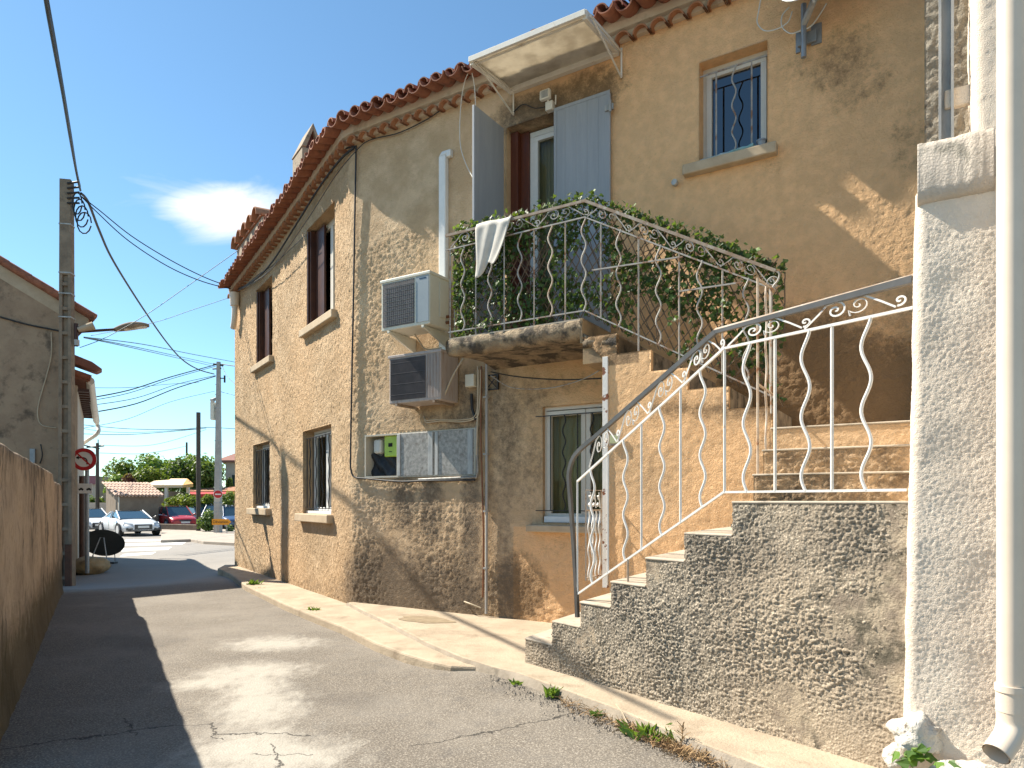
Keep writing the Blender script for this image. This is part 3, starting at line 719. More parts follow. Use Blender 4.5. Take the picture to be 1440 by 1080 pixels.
# left face, upper floor: brown shutters folded back inside the reveal
for key, lab in (('a_up_near', None), ('a_up_far', None)):
    u0, u1, z0, z1 = o_[key]; t0, t1 = -u1, -u0
    wo = window(FA, t0, t1, z0, z1, .20, M['frame'], M['glass'], sill=(t0 - .1, t1 + .13, .085, .115), mull=2)
    sh = MB()
    for k in range(2): sh.box(FA, t1 - .05 - k * .05, t1 - .015 - k * .05, -.24, -.01 - k * .03, z0 + .02, z1 - .03)
    sh.box(FA, t1 - .50, t1 - .10, -.155, -.12, z0 + .02, z1 - .04)
    s2 = sh.build('shutter', M['brown'], wo, bevel=.004)
for key in ('a_low_near', 'a_low_far'):
    u0, u1, z0, z1 = o_[key]; t0, t1 = -u1, -u0
    wo = window(FA, t0, t1, z0, z1, .19, M['wframe'], M['glass'], sill=(t0 - .1, t1 + .12, .10, .12), mull=2, curtain=False)
    nb = 9; bars = [(t0 + (t1 - t0) * (k + .5) / nb, k % 2) for k in range(nb)]
    grille(wo, FA, t0, t1, z0 + .09, z1 - .12, -.05, bars, M['iron'], ext=-.01, r=.009)
    lg = MB(); lg.box(FA, t0, t1, -.17, -.06, z0 + .006, z0 + .05); lg.build('inner_ledge', M['wframe'], wo, bevel=.004)
# right face, upper small window
u0, u1, z0, z1 = o_['b_up']
wo = window(FB, u0, u1, z0, z1, .15, M['frame'], M['glass_blue'], sill=(FB.t(963), FB.t(1094), .09, .10), mull=1)
grille(wo, FB, u0, u1, FB.z(985, 223), FB.z(985, 106), -.03, [(FB.t(1006), 0), (FB.t(1031), 1), (FB.t(1056), 0)], M['rail_grey'], ext=.0, nw=3.2, amp=.02)
# right face, ground-floor window with curtain and black grille
u0, u1, z0, z1 = o_['b_low']
wo = window(FB, u0, u1, z0, z1, .06, M['frame'], M['glass'], mull=2, curtain=True, fb=.05)
s_ = MB(); s_.box(FB, u0 - .16, u1 + .05, -.02, .11, 1.155, 1.235); s_.build('sill', M['sill'], wo, bevel=.012)
s_ = MB(); s_.box(FB, u0 + .02, u1 - .02, -.12, .0, 1.262, 1.33); s_.build('inner_ledge', M['wframe'], wo, bevel=.004)
grille(wo, FB, u0, u1, FB.z(775, 718), FB.z(775, 585), .03, [(FB.t(776), 0), (FB.t(795), 1), (FB.t(814), 0), (FB.t(834), 1), (FB.t(850), 0)], M['iron'], ext=.07, r=.008, nw=4.5, amp=.018)
# balcony door
u0, u1, z0, z1 = o_['door']
wo = window(FB, u0 + .22, u1 - .02, z0, z1 - .04, .20, M['wframe'], M['glass'], mull=2, fb=.06)
wo.name = 'french_door'
k = MB(); k.box(FB, u0 - .01, u0 + .10, -.24, -.10, z0, z1 - .02); k.box(FB, u0 + .10, u0 + .21, -.24, -.17, z0, z1 - .02); k.build('wooden_jamb', M['redwood'], wo, bevel=.005)
k = MB(); nn = 40; rw = [[], []]
for q in range(nn + 1):
    t = u0 + .25 + .32 * q / nn; w_ = -.34 + .03 * math.sin(q * 1.1)
    rw[0].append(FB.P(t, w_, z0)); rw[1].append(FB.P(t, w_, z1))
k.grid(rw); k.build('curtain', M['curtain'], wo, recalc=False)
# two grey shutters of the door
ts0 = FB.t(780, .03)
sh = MB(); sh.box(FB, ts0, u1 + .03, .015, .045, z0 + .04, FB.z(820, 145, .03) + .01)
so = sh.build('shutter', M['shutter'], house, bevel=.004); so["label"] = "right-hand grey shutter closed over half of the balcony door"
dt = MB(); nb = 5
for q in range(1, nb): t = ts0 + (u1 + .03 - ts0) * q / nb; dt.box(FB, t - .004, t + .004, .044, .047, z0 + .1, 5.84)
ring(dt, FB, ts0, u1 + .03, z0 + .04, 5.885, .046, .050, .035)
dt.build('frame_bead', M['shutter'], so)
for z in (FB.z(856, 156), 3.6):
    hg = MB(); hg.box(FB, u1 - .02, u1 + .075, .045, .07, z - .03, z + .03); hg.tube([FB.P(u1 + .045, .075, z - .06), FB.P(u1 + .045, .075, z + .06)], .015, 8); hg.build('hinge', M['galv'], so)
sl = MB(); hx = u0 - .02
pA = FB.P(hx, .02, 0); pB = FB.P(hx - .02, .60, 0); dv = (pB - pA); dn = Vector((dv.y, -dv.x, 0)).normalized() * .03
zt = 5.87
sl.hexa([pA + UP * z0, pB + UP * z0, pB + dn + UP * z0, pA + dn + UP * z0, pA + UP * zt, pB + UP * zt, pB + dn + UP * zt, pA + dn + UP * zt])
so = sl.build('shutter', M['shutter'], house, bevel=.004); so["label"] = "left-hand grey shutter swung open beside the balcony door"
kn = MB(); q = pA.lerp(pB, .78) + dn + UP * FB.z(681, 225, .55); kn.disc(q, dn, .045, .03, 14); kn.tube([q + dn * 1.2 + UP * .05, q + dn * 2 , q + dn * 1.2 - UP * .06], .016, 6); kn.build('latch', M['hand_rust'], so)
hk = MB(); q = pB + UP * 4.32; hk.tube(smooth_path([q, q - FB.d * .05 + UP * .02, q - FB.d * .06 + UP * .14, q - FB.d * .05 + UP * .26, q + UP * .28]), .006, 6); hk.build('handle', M['iron'], so)

# canopy over the balcony door
cn = thing('door_canopy', 'weathered white board canopy on triangular brackets above the balcony door', 'canopy', FB.P(3.2, .4, 6.0))
tL, tR, zw, zf, wf = 2.58, 3.90, 6.30, 6.19, .84
fl = lambda t, s_, dz=0: FB.P(t, .01 + (wf - .01) * s_, zw + (zf - zw) * s_ + dz)
k = MB(); k.hexa([fl(tL, 0), fl(tR, 0), fl(tR, 1), fl(tL, 1), fl(tL, 0, .015), fl(tR, 0, .015), fl(tR, 1, .015), fl(tL, 1, .015)]); k.build('board', M['canopy'], cn)
k = MB()
def beam(mb, a, b, hw, z0, z1):
    d = (b - a).normalized(); n_ = Vector((d.y, -d.x, 0)).normalized() * hw
    mb.hexa([a - n_ + UP * z0, b - n_ + UP * z0, b + n_ + UP * z0, a + n_ + UP * z0, a - n_ + UP * z1, b - n_ + UP * z1, b + n_ + UP * z1, a + n_ + UP * z1])
beam(k, fl(tL - .02, 1), fl(tR + .02, 1), .016, -.028, .028); beam(k, fl(tL - .02, .03), fl(tR + .02, .03), .03, -.06, .05)
beam(k, fl(tR, .98), fl(tR, .02), .022, -.05, .04); beam(k, fl(tL, .98), fl(tL, .02), .022, -.05, .04)
beam(k, fl(tL, .90), fl(tR, .90), .012, -.02, -.002)
k.build('frame', M['wht_metal'], cn, bevel=.003)
for t in (tL + .03, tR + .05):
    k = MB(); k.tube([FB.P(t, .02, 6.30), FB.P(t, .02, 5.99)], .012, 4); k.tube([FB.P(t, .02, 5.99), FB.P(t, .78, 6.19)], .010, 4); k.tube([FB.P(t, .02, 6.26), FB.P(t, .80, 6.17)], .010, 4)
    k.build('bracket', M['wht_metal'], cn)
# floodlight
fd = thing('floodlight', 'small square white floodlight under the door canopy', 'lamp', FB.P(FB.t(767), .0, FB.z(767, 140)))
tq, zq = FB.t(767, .1), FB.z(767, 131, .14)
k = MB(); k.box(FB, tq - .06, tq + .065, .08, .13, zq - .05, zq + .055); k.build('housing', M['wht_metal'], fd, bevel=.008)
k = MB(); k.box(FB, tq - .045, tq + .05, .131, .135, zq - .035, zq + .04); k.build('lens', M['galv'], fd)
k = MB(); k.box(FB, tq - .02, tq + .07, .0, .07, zq - .15, zq - .05); k.tube([FB.P(tq + .02, .05, zq - .1), FB.P(tq + .02, .1, zq)], .012, 6); k.tube([FB.P(tq + .09, .03, zq - .09), FB.P(tq + .12, .08, zq - .02)], .01, 6); k.build('bracket', M['wht_metal'], fd, bevel=.005)

# ================================================================== STAIRCASE
stair = thing('outside_staircase', 'concrete outside staircase with rough grey pebble-dashed side climbing to the balcony', 'staircase', FF.P(1.2, -.5, .145))
W3 = .94
noses = [FF.t(x) for x in (737.5, 776, 815, 858, 907, 962, 1029)]
hts = [.336, .53, .724, .912, 1.109, 1.294, 1.50]
pend = FF.t(1300)
def to_inner(p):                                    # point on the front line -> foot of the perpendicular on the inner wall's line
    q = FF.P(p, -.01, 0); ww = (q - FB.O).dot(FB.n); return q - FB.n * (ww - W3 + .002)
for i in range(7):
    p0 = noses[i]; p1 = noses[i + 1] if i < 6 else pend
    a, b = FF.P(p0, -.012, 0), FF.P(p1, -.012, 0); c_, d_ = to_inner(p1), to_inner(p0)
    k = MB()
    if i < 6:
        k.prism([v + UP * (hts[i] - .014) for v in (a, b, c_, d_)], -.1); k.build('step', M['riser'], stair)
        k = MB(); a2, d2 = FF.P(p0 - .004, -.002, 0), to_inner(p0 - .004); b2 = FF.P(p1, -.002, 0)
        k.prism([v + UP * (hts[i] + .002) for v in (a2, b2, c_, d2)], hts[i] - .014); k.build('tread', M['tread'], stair, bevel=.006)
    else:
        # landing: runs from the last nose to the neighbour's wall, back to the first step of the short flight
        t_a = (d_ - FB.O).dot(FB.d); poly = [FF.P(p0 - .004, -.002, 0), FF.P(pend, -.002, 0), FB.P(7.3, 2.2, 0), FB.P(7.3, 1.70, 0), FB.P(5.66, 1.70, 0), FB.P(5.66, W3, 0), FB.P(t_a, W3, 0)]
        k.prism([v + UP * 1.502 for v in poly], 1.486); k.build('landing', M['tread'], stair, bevel=.006)
        k = MB(); k.prism([v + UP * 1.486 for v in [FF.P(p0, -.012, 0)] + poly[1:]], -.1); k.build('landing_base', M['riser'], stair)
# short flight going up to the house wall
w2 = [(1.75, 1.42, 1.695), (1.42, 1.10, 1.89), (1.10, 0.0, 2.085)]
for i, (wa, wb, z) in enumerate(w2):
    zs_ = list(np.arange(1.48, z - .016, .012)) + [z - .016]; us_ = list(np.arange(5.665, 7.4, .014)) + [7.4]
    am = .013 if i < 2 else .003
    wall_grid(us_, zs_, lambda u, v: True, lambda u, v, o_, wa=wa: FB.P(u, wa + o_, v),
              lambda u, v, am=am: am * (abs(noise.noise(Vector((u * 24, v * 24, 1)))) * 1.6 - .3 + .6 * noise.noise(Vector((u * 60, v * 60, 2)))),
              .05, {'stain_shade': lambda u, v, i=i: (.30 if i == 2 else .62) + .35 * noise.noise(Vector((u * 4, v * 6, i))), 'tone': lambda u, v: .3}, 'riser', M['stucco'], stair, hi_edge=.8)
    k = MB(); k.box(FB, 5.655, 7.4, 0.0, wa + .008, z - .016, z); k.build('tread', M['tread'], stair, bevel=.008)
k = MB(); k.box(FB, 5.66, 7.4, 0.0, 1.70, .0, 1.46); k.build('landing_base', M['riser'], stair)
# upper flight: solid wall with the steps cut into its top
n3 = [5.64, 5.29, 4.94, 4.61, 4.28, 3.93]; z3 = [2.085 + .193 * (k + 1) for k in range(6)]; z3[5] = 3.24
post_t = 4.20
def in3(u, z):
    for t0, zz_ in zip(n3, z3):
        if u < t0: top_ = zz_
        else: break
    if u > n3[0]: return False
    if u < post_t: return z > 3.05 - (u - 3.93) / (post_t - 3.93) * .27 and z < top_ if u > 3.93 else False
    return z < top_
us_ = list(np.arange(3.93, 5.64, .02)) + n3 + [post_t]; zs_ = list(np.arange(-.1, 3.24, .02)) + z3
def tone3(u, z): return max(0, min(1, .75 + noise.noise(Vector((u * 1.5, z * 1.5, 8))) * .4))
def st3(u, z):
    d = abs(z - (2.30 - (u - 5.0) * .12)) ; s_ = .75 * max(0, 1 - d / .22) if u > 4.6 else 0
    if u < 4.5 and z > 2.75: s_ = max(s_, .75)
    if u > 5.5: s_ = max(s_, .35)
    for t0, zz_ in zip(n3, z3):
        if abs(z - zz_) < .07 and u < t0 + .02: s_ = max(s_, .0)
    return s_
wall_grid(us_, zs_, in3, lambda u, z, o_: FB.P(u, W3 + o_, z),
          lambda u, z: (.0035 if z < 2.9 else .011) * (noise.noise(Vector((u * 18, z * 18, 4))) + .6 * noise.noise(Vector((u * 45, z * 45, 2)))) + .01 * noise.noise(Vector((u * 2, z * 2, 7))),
          .06, {'stain_shade': st3, 'tone': tone3}, 'inner_wall', M['stucco'], stair, hi_edge=.9)
for i in range(6):
    t1 = n3[i]; t0 = n3[i + 1] if i < 5 else 3.93
    if i == 5: continue
    k = MB()
    lo = -.1 if t0 >= post_t else 2.86
    if i == 4: k.hexa([FB.P(t0 if t0 > 3.94 else 3.93, .0, 3.0), FB.P(t1, 0, 2.8), FB.P(t1, W3 - .015, 2.8), FB.P(t0, W3 - .015, 3.0), FB.P(t0, 0, z3[i] - .002), FB.P(t1, 0, z3[i] - .002), FB.P(t1, W3 - .015, z3[i] - .002), FB.P(t0, W3 - .015, z3[i] - .002)])
    else: k.box(FB, t0, t1 - .003 * i, .0, W3 - .015, lo, z3[i] - .002)
    k.build('step', M['riser'], stair)
k = MB(); k.box(FB, 3.93, 4.28, 0, W3 - .02, 2.80, 3.03); k.box(FB, post_t, 4.3, 0, W3 - .02, -.1, 2.8); k.build('inner_core', M['soffit'], stair)
# rough front face with real relief
def top_f(u):
    z = -1
    for p, h_ in zip(noses, hts):
        if u > p: z = h_
    return z - .012
us_ = list(np.arange(noses[0], pend, .0075)) + noses + [pend]; zs_ = list(np.arange(-.02, 1.48, .0075)) + [h_ - .012 for h_ in hts]
def fdisp(u, z):
    v = Vector((u, z, 0)); a = noise.noise(v * 42); b = noise.noise(v * 78 + Vector((3, 1, 0))); c_ = noise.noise(v * 1.8)
    e_ = min([abs(u - p) for p in noses[:7]] + [9]); k2 = .5 + .5 * min(1, e_ / .03)
    return (.0115 * abs(a) * 1.9 + .010 * b) * k2 * (.75 + .9 * noise.noise(v * 2.3 + Vector((9, 2, 0)))) + .016 * c_ + .006 * noise.noise(v * 11) - .006
def ftone(u, z): return max(0, min(1, sst((u - 1.55) / 1.0) * (.9 - .5 * sst((z - .9) / .4)) + .5 * noise.noise(Vector((u * 1.3, z * 1.3, 4))) + .15 * sst((.45 - z) / .3)))
wall_grid(us_, zs_, lambda u, z: z < top_f(u + .018 * noise.noise(Vector((z * 30, u * 3, 5)))) - max(0, .022 * noise.noise(Vector((u * 16, z * 4, 2)))), lambda u, z, o_: FF.P(u, o_, z), fdisp, .05, {'tone': ftone}, 'side_wall', M['pebble'], stair, hi_edge=1.0)
# left end face of the wall foot
k = MB(); d0 = to_inner(noses[0])
# balcony slab
bs = MB(); BT0, BT1 = 2.336, 3.93
rows_ = []
prof = [(.0, 3.235), (W3 - .06, 3.235), (W3 - .01, 3.228), (W3 + .012, 3.20), (W3 + .02, 3.15), (W3 + .0, 3.09), (W3 - .04, 3.055), (W3 - .14, 3.062), (W3 - .4, 3.10), (W3 - .7, 3.11), (.0, 3.06)]
for t in np.arange(BT0, BT1 + .36, .02):
    rw = []
    for j_, (w_, z_) in enumerate(prof):
        e_ = 1 if 1 < j_ < 8 else .25; q = Vector((t * 7, w_ * 7, z_ * 12)); d = (noise.noise(q) * .022 + noise.noise(q * 2.7) * .014) * e_
        zz_ = z_
        tt = float(t)
        if tt > BT1:                               # first step down beside the slab
            zz_ = z_ - .195 if z_ > 3.12 else z_ - .2 * (tt - BT1) / .35
            if j_ <= 2: zz_ = 3.04
        rw.append(FB.P(tt, w_ + d - (.015 if tt > BT1 else 0), zz_ + d * .6 * (0 if j_ < 2 else 1)))
    rows_.append(rw)
bs.grid(rows_, sm=True)
bs.build('balcony_slab', M['slab'], stair, recalc=False)
k = MB(); k.quad(*[FB.P(BT0, a, b) for a, b in prof]); k.build('slab_end', M['slab'], stair, recalc=False)
k = MB(); k.box(FB, BT0 + .02, BT1, 0, W3 - .02, 3.225, 3.24); k.build('balcony_floor', M['tread'], stair)
k = MB(); k.box(FB, 3.905, BT1, .02, W3 - .01, 3.0, 3.238); k.build('slab_riser', M['soffit'], stair)
# post under the stair corner
ps = MB(); ps.box(FB, post_t - .055, post_t - .002, W3 - .05, W3 + .012, .70, 2.84)
tag(ps.build('steel_post', M['flake'], bevel=.003), 'square white steel post with rust flakes under the balcony corner', 'post')

# ================================================================== RAILINGS
def spiral(cx, cz, r0, turns, dr, a0, n=26, r1=.008):
    return [(cx + (r0 + (r1 - r0) * i / n) * math.cos(a0 + dr * 2 * math.pi * turns * i / n), cz + (r0 + (r1 - r0) * i / n) * math.sin(a0 + dr * 2 * math.pi * turns * i / n)) for i in range(n + 1)]
def scroll_pair(h):
    # a pair of facing spirals with a slanting stem on either side, in a box of height h, width about 3.4h
    r = h * .36
    A = [(-1.5 * h, -.42 * h), (-.95 * h, .1 * h), (-.72 * h, .38 * h)] + [(x, z) for x, z in spiral(-.40 * h, .08 * h, r, 1.55, -1, math.pi * .55)]
    B = [(.08 * h, -.30 * h)] + spiral(.36 * h, .10 * h, r, 1.55, 1, math.pi * 1.15) 
    C = [(.50 * h, .44 * h), (1.05 * h, .02 * h), (1.5 * h, -.36 * h)]
    C2 = spiral(1.62 * h, -.12 * h, h * .22, 1.2, 1, -math.pi * .6)
    return [A, B, C, C2]
def scrolls(fr, w_, mid, top, t0, t1, mat, parent, n, r=(.003, .0065), flip=False):
    for k_ in range(n):
        mb = MB()
        tc_ = t0 + (t1 - t0) * (k_ + .5) / n; L = (t1 - t0) / n
        for path in scroll_pair(1.0):
            pts = []
            for x, z in path:
                hh = top(tc_) - mid(tc_); xx = x * L / 3.1; 
                if flip: xx = -xx
                t = tc_ + xx; f = max(-.46, min(.47, z * .95)); m_ = (mid(t) + top(t)) / 2
                pts.append(fr.P(t, w_, m_ + f * hh))
            mb.tube(pts, r, 4, flat=None)
        mb.build('scroll', mat, parent)
# balcony and upper flight
r3 = thing('balcony_railing', 'grey rusty wrought-iron railing with wavy bars round the balcony and upper flight', 'railing', FB.P(3.9, W3 - .03, 3.24))
wr = W3 - .03
TC = 3.945; SL = .563
base3 = lambda t: 3.31 - max(0, t - TC) * SL
mid3 = lambda t: 4.195 - max(0, t - TC) * SL
top3 = lambda t: 4.35 - max(0, t - TC) * SL
TE = 5.66
k = MB(); k.tube([FB.P(2.30, wr, 4.35), FB.P(TC, wr, 4.35), FB.P(TE, wr, top3(TE))], (.012, .019), 4); k.build('handrail', M['hand_rust'], r3)
k = MB(); e_ = FB.P(TE, wr, top3(TE)); k.tube(smooth_path([e_, e_ + FB.d * .03 + UP * -.03, e_ + FB.d * .02 - UP * .08, e_ - FB.d * .02 - UP * .13, FB.P(TE, wr, mid3(TE))]), .008, 6); k.tube([FB.P(TE - .02 + .045 * math.cos(a), wr, top3(TE) - .09 + .045 * math.sin(a)) for a in [i * .35 for i in range(17)]], .005, 5); k.build('end_curl', M['rail_grey'], r3)
k = MB(); k.tube([FB.P(2.30, wr, 4.195), FB.P(TC, wr, 4.195), FB.P(TE, wr, mid3(TE))], .009, 4); k.build('upper_bar', M['rail_grey'], r3)
k = MB(); k.tube([FB.P(2.34, wr, 3.31), FB.P(TC, wr, 3.31), FB.P(TE, wr, base3(TE))], .009, 4); k.build('lower_bar', M['rail_grey'], r3)
for x in (633, 669, 709, 751, 795, 845, 898, 955, 1016, 1083):
    t = FB.t(x, wr); k = MB(); k.tube([FB.P(t, wr, base3(t) - (.07 if t < 4.1 else .22 if x in (898, 955) else .0)), FB.P(t, wr, mid3(t))], .009, 4)
    k.build('baluster', M['rail_rust'] if x in (751, 795) else M['rail_grey'], r3)
for x in (651, 689, 731, 774, 821, 870, 926, 984, 1049):
    t = FB.t(x, wr); k = MB(); k.tube(wavy(lambda v, o_: FB.P(t + o_, wr, v), base3(t), mid3(t), .024, 3.2, 44), .0085, 6)
    k.build('baluster', M['rail_rust'] if x in (774,) else M['rail_grey'], r3)
for a, b, y in ((833, 960, (380, 361)), (954, 1043, (410, 397))):
    k = MB(); k.tube([FB.P(FB.t(a, wr + .02), wr + .02, FB.z(a, y[0], wr + .02)), FB.P(FB.t(b, wr + .02), wr + .02, FB.z(b, y[1], wr + .02))], .009, 4); k.build('cross_bar', M['rail_grey'], r3)
scrolls(FB, wr, mid3, top3, 2.36, TC, M['rail_grey'], r3, 3)
scrolls(FB, wr, mid3, top3, TC + .02, TE - .04, M['rail_grey'], r3, 4)
for z in (4.35, 4.195, 3.31): k = MB(); k.tube([FB.P(2.345, wr, z), FB.P(2.345, .02, z)], .009, 4); k.build('side_bar', M['rail_grey'], r3)
for w_ in (.15, .32, .49, .66, .81):
    k = MB(); k.tube([FB.P(2.345, w_, 3.25), FB.P(2.345, w_, 4.195)], .008, 4); k.build('baluster', M['rail_grey'], r3)
k = MB(); ta, tb = 4.02, 5.66                       # short end panel along the lower flight
k.tube([FB.P(5.66, wr, 3.22), FB.P(5.66, 1.58, 3.13)], .010, 4); k.build('end_bar', M['rail_rust'], r3)
k = MB(); k.tube([FB.P(5.66, wr, 2.36), FB.P(5.66, 1.58, 2.36)], .009, 4)
k.build('end_bar', M['rail_rust'], r3)
k = MB(); k.tube([FB.P(5.66, 1.58, 1.70), FB.P(5.66, 1.58, 3.14)], .010, 4); k.build('baluster', M['rail_rust'], r3)
k = MB(); k.tube(wavy(lambda v, o_: FB.P(5.66, 1.28 + o_, v), 1.9, 3.16, .022, 3.5, 40), .009, 6); k.build('baluster', M['rail_rust'], r3)
k = MB(); k.tube([FB.P(5.66, 1.08, 2.2), FB.P(5.66, 1.08, 3.18)], .009, 4); k.build('baluster', M['rail_grey'], r3)

# lower flight
r1_ = thing('stair_railing', 'white painted wavy-bar railing with grey handrail along the lower flight and landing', 'railing', FF.P(1.2, -.05, .7))
wf_ = -.05
tK = FF.t(1018, wf_); tS = FF.t(812, wf_); tE = FF.t(1284, wf_)
zmS, zmK = FF.z(812, 677, wf_), FF.z(1018, 490, wf_); zbS, zbK = FF.z(815, 836, wf_), FF.z(1021, 692, wf_); zE = FF.z(1278, 434, wf_)
midF = lambda t: zmK + (zmS - zmK) * (tK - t) / (tK - tS) if t < tK else zmK + (zE - zmK) * (t - tK) / (tE - tK)
botF = lambda t: zbK + (zbS - zbK) * (tK - t) / (tK - tS) if t < tK else zbK + (FF.z(1270, 689, wf_) - zbK) * (t - tK) / (tE - tK)
hp = [(812, 868), (809, 800), (802, 700), (800, 668), (805, 647), (815, 633), (835, 616), (900, 559), (1006, 467)]
pts = [FF.P(FF.t(x, wf_), wf_, FF.z(x, y, wf_)) for x, y in hp]
zH = FF.z(1006, 467, wf_); zHe = FF.z(1280, 394, wf_)
pts2 = smooth_path(pts[:7], 4) + [pts[7]]
tH = FF.t(1006, wf_)
topF = lambda t: zH + (FF.z(835, 616, wf_) - zH) * (tH - t) / (tH - FF.t(835, wf_)) if t < tH else zH + (zHe - zH) * (t - tH) / (tE - tH)
k = MB(); k.tube(pts2 + [pts[8]], (.022, .018), 4, flat=(.79, .61, 0)); k.tube([pts[8], FF.P(tE, wf_, zHe)], (.016, .026), 4); k.build('handrail', M['handrail'], r1_)
k = MB(); k.tube([p + UP * .018 for p in pts2[14:] + [pts[8]]] + [FF.P(tE, wf_, zHe + .021)], (.012, .003), 4); k.build('handrail_cap', M['hand_rust'], r1_)
k = MB(); k.tube([FF.P(tS, wf_, zmS), FF.P(tK, wf_, zmK), FF.P(tE, wf_, midF(tE))], .011, 4); k.build('upper_bar', M['rail'], r1_)
k = MB(); k.tube([FF.P(tS, wf_, zbS), FF.P(tK, wf_, zbK), FF.P(tE - .03, wf_, botF(tE))], .010, 4); k.build('lower_bar', M['rail'], r1_)
for x in (812, 855, 902, 957, 1019, 1090, 1170):
    t = FF.t(x, wf_); k = MB(); k.tube([FF.P(t, wf_, botF(t)), FF.P(t, wf_, midF(t))], .0095, 4); k.build('baluster', M['rail'], r1_)
for x in (832, 878, 929, 986, 1048, 1130, 1215):
    t = FF.t(x, wf_); k = MB(); b_ = botF(t)
    k.tube(wavy(lambda v, o_: FF.P(t + o_ + .012, wf_, v), b_, midF(t), .022 if x < 1040 else .026, 3.3 if x < 1040 else 2.7, 44, ph=math.pi), .0095, 7); k.build('baluster', M['rail'], r1_)
t = FF.t(883, wf_); k = MB(); k.tube([FF.P(t, wf_, FF.z(883, 818, wf_)), FF.P(t, wf_, botF(t))], .010, 4); k.build('foot', M['rail_rust'], r1_)
scrolls(FF, wf_, midF, topF, FF.t(828, wf_), tK - .02, M['rail'], r1_, 4, (.003, .007))
scrolls(FF, wf_, midF, topF, tK + .02, FF.t(1262, wf_), M['rail'], r1_, 2, (.003, .007))
# small gate leaf folded open by the post
gp = Fr(FB.P(post_t - .03, W3 + .02, 0)[:2], FB.n[:2], (-FB.d)[:2])
gt = thing('stair_gate', 'narrow white wavy-barred gate with small heart cut-outs beside the steel post', 'gate', gp.P(.2, 0, .8))
gL = .0; gW = .36
gz0, gz1 = .80, 1.60
k = MB(); k.tube([gp.P(.02, .02, gz0), gp.P(.02, .02, gz1), gp.P(gW, .02, gz1), gp.P(gW, .02, gz0)], .009, 4); k.tube([gp.P(.02, .02, gz0 + .02), gp.P(gW, .02, gz0 + .02)], .008, 4); k.tube([gp.P(.02, .02, 1.42), gp.P(gW, .02, 1.42)], .009, 4); k.build('frame', M['rail_rust'], gt)
for q in range(4):
    t = .07 + q * .075; k = MB(); k.tube(wavy(lambda v, o_: gp.P(t + o_, .02, v), gz0, 1.42, .016, 3, 30), .008, 6); k.build('baluster', M['rail'], gt)
k = MB()
for q in range(3):
    t = .09 + q * .09; k.tube([gp.P(t - .035, .02, 1.44), gp.P(t - .01, .02, 1.58)], .006, 4); k.tube([gp.P(t, .022, 1.48), gp.P(t + .02, .022, 1.46)], .013, 6); k.tube([gp.P(t + .01, .022, 1.55), gp.P(t - .01, .022, 1.52)], .011, 6)
k.build('ornament', M['rail'], gt)

# ================================================================== IVY SCREEN
def leaf(mb, vals, c, n_, s_, tip):
    n_ = n_.normalized(); tip = (tip - n_ * tip.dot(n_))
    if tip.length < .1: tip = n_.orthogonal()
    tip.normalize(); sd_ = n_.cross(tip)
    i = len(mb.v)
    for a, b, c_ in ((0, -.45, 0), (.42, -.30, .06), (.50, .05, .0), (.22, .18, .05), (0, .62, -.08), (-.22, .18, .05), (-.50, .05, 0), (-.42, -.30, .06)):
        mb.v.append(c + sd_ * a * s_ + tip * b * s_ + n_ * c_ * s_)
    mb.f.append([i, i + 1, i + 2, i + 3, i + 4]); mb.f.append([i, i + 4, i + 5, i + 6, i + 7]); mb.sm += [False, False]
    v = random.random(); vals += [v] * 8
iv = thing('ivy_screen', 'brown willow trellis with ivy leaves fixed behind the balcony railing', 'plant screen', FB.P(3.9, W3 - .1, 3.27))
wi = W3 - .10
zb_ = lambda t: 3.27 - max(0, t - TC) * SL
k = MB(); H = 1.13; t0, t1 = 2.36, 5.72; sx = .088
for dr in (1, -1):
    n0 = int((t1 - t0 + H) / sx) + 1
    for q in range(-1, n0):
        c_ = t0 + q * sx if dr == -1 else t0 - H + q * sx
        seg = []
        va, vb = 0.0, H + random.uniform(-.02, .07)
        for i in range(15):
            v = va + (vb - va) * i / 14
            t = c_ + v * .62 if dr == 1 else c_ - v * .62 + .0
            if t0 <= t <= t1: seg.append(FB.P(t, wi + .006 * dr + .006 * math.sin(v * 9 + q), zb_(t) + v))
        if len(seg) > 1: k.tube(seg, (.0035, .006), 4)
k.build('trellis', M['lattice'], iv)
k = MB(); k0 = 2.345
for dr in (1, -1):
    for q in range(18):
        c_ = q * sx - .6
        seg = []
        for i in range(13):
            v = H * i / 12; w_ = c_ + v * .62 * dr + (.6 if dr < 0 else 0)
            if .02 < w_ < wi: seg.append(FB.P(k0 + .05, w_, 3.27 + v))
        if len(seg) > 1: k.tube(seg, .004, 4)
k.build('side_trellis', M['lattice'], iv)
lv = MB(); vals = []
for q in range(9500):
    t = random.uniform(t0, t1); v = random.random()
    dens = .34 + noise.noise(Vector((t * 3.4, v * 3.2, 0))) * 1.1 + (.35 if t < 3.1 else .15 if t < 4.0 else .26) + (.2 if v > .78 else 0)
    if t > TC and v < .35: dens -= .3
    if t > 4.4 and v < .6: dens -= .12
    if random.random() > dens: continue
    c_ = FB.P(t, wi + random.uniform(-.03, .05), zb_(t) + v * (H + .03) + random.uniform(-.02, .02))
    n_ = FB.n + Vector((random.gauss(0, .6), random.gauss(0, .6), random.gauss(.3, .6)))
    leaf(lv, vals, c_, n_, random.uniform(.028, .056), Vector((random.gauss(0, .5), random.gauss(0, .5), random.gauss(-.5, .7))))
for q in range(900):
    w_ = random.uniform(.05, wi); v = random.random()
    leaf(lv, vals, FB.P(k0 + .06 + random.uniform(-.03, .04), w_, 3.27 + v * (H + .08)), Vector((random.gauss(-.5, .6), random.gauss(0, .6), random.gauss(.3, .5))), random.uniform(.035, .06), Vector((random.gauss(0, .5), random.gauss(0, .5), -.5)))
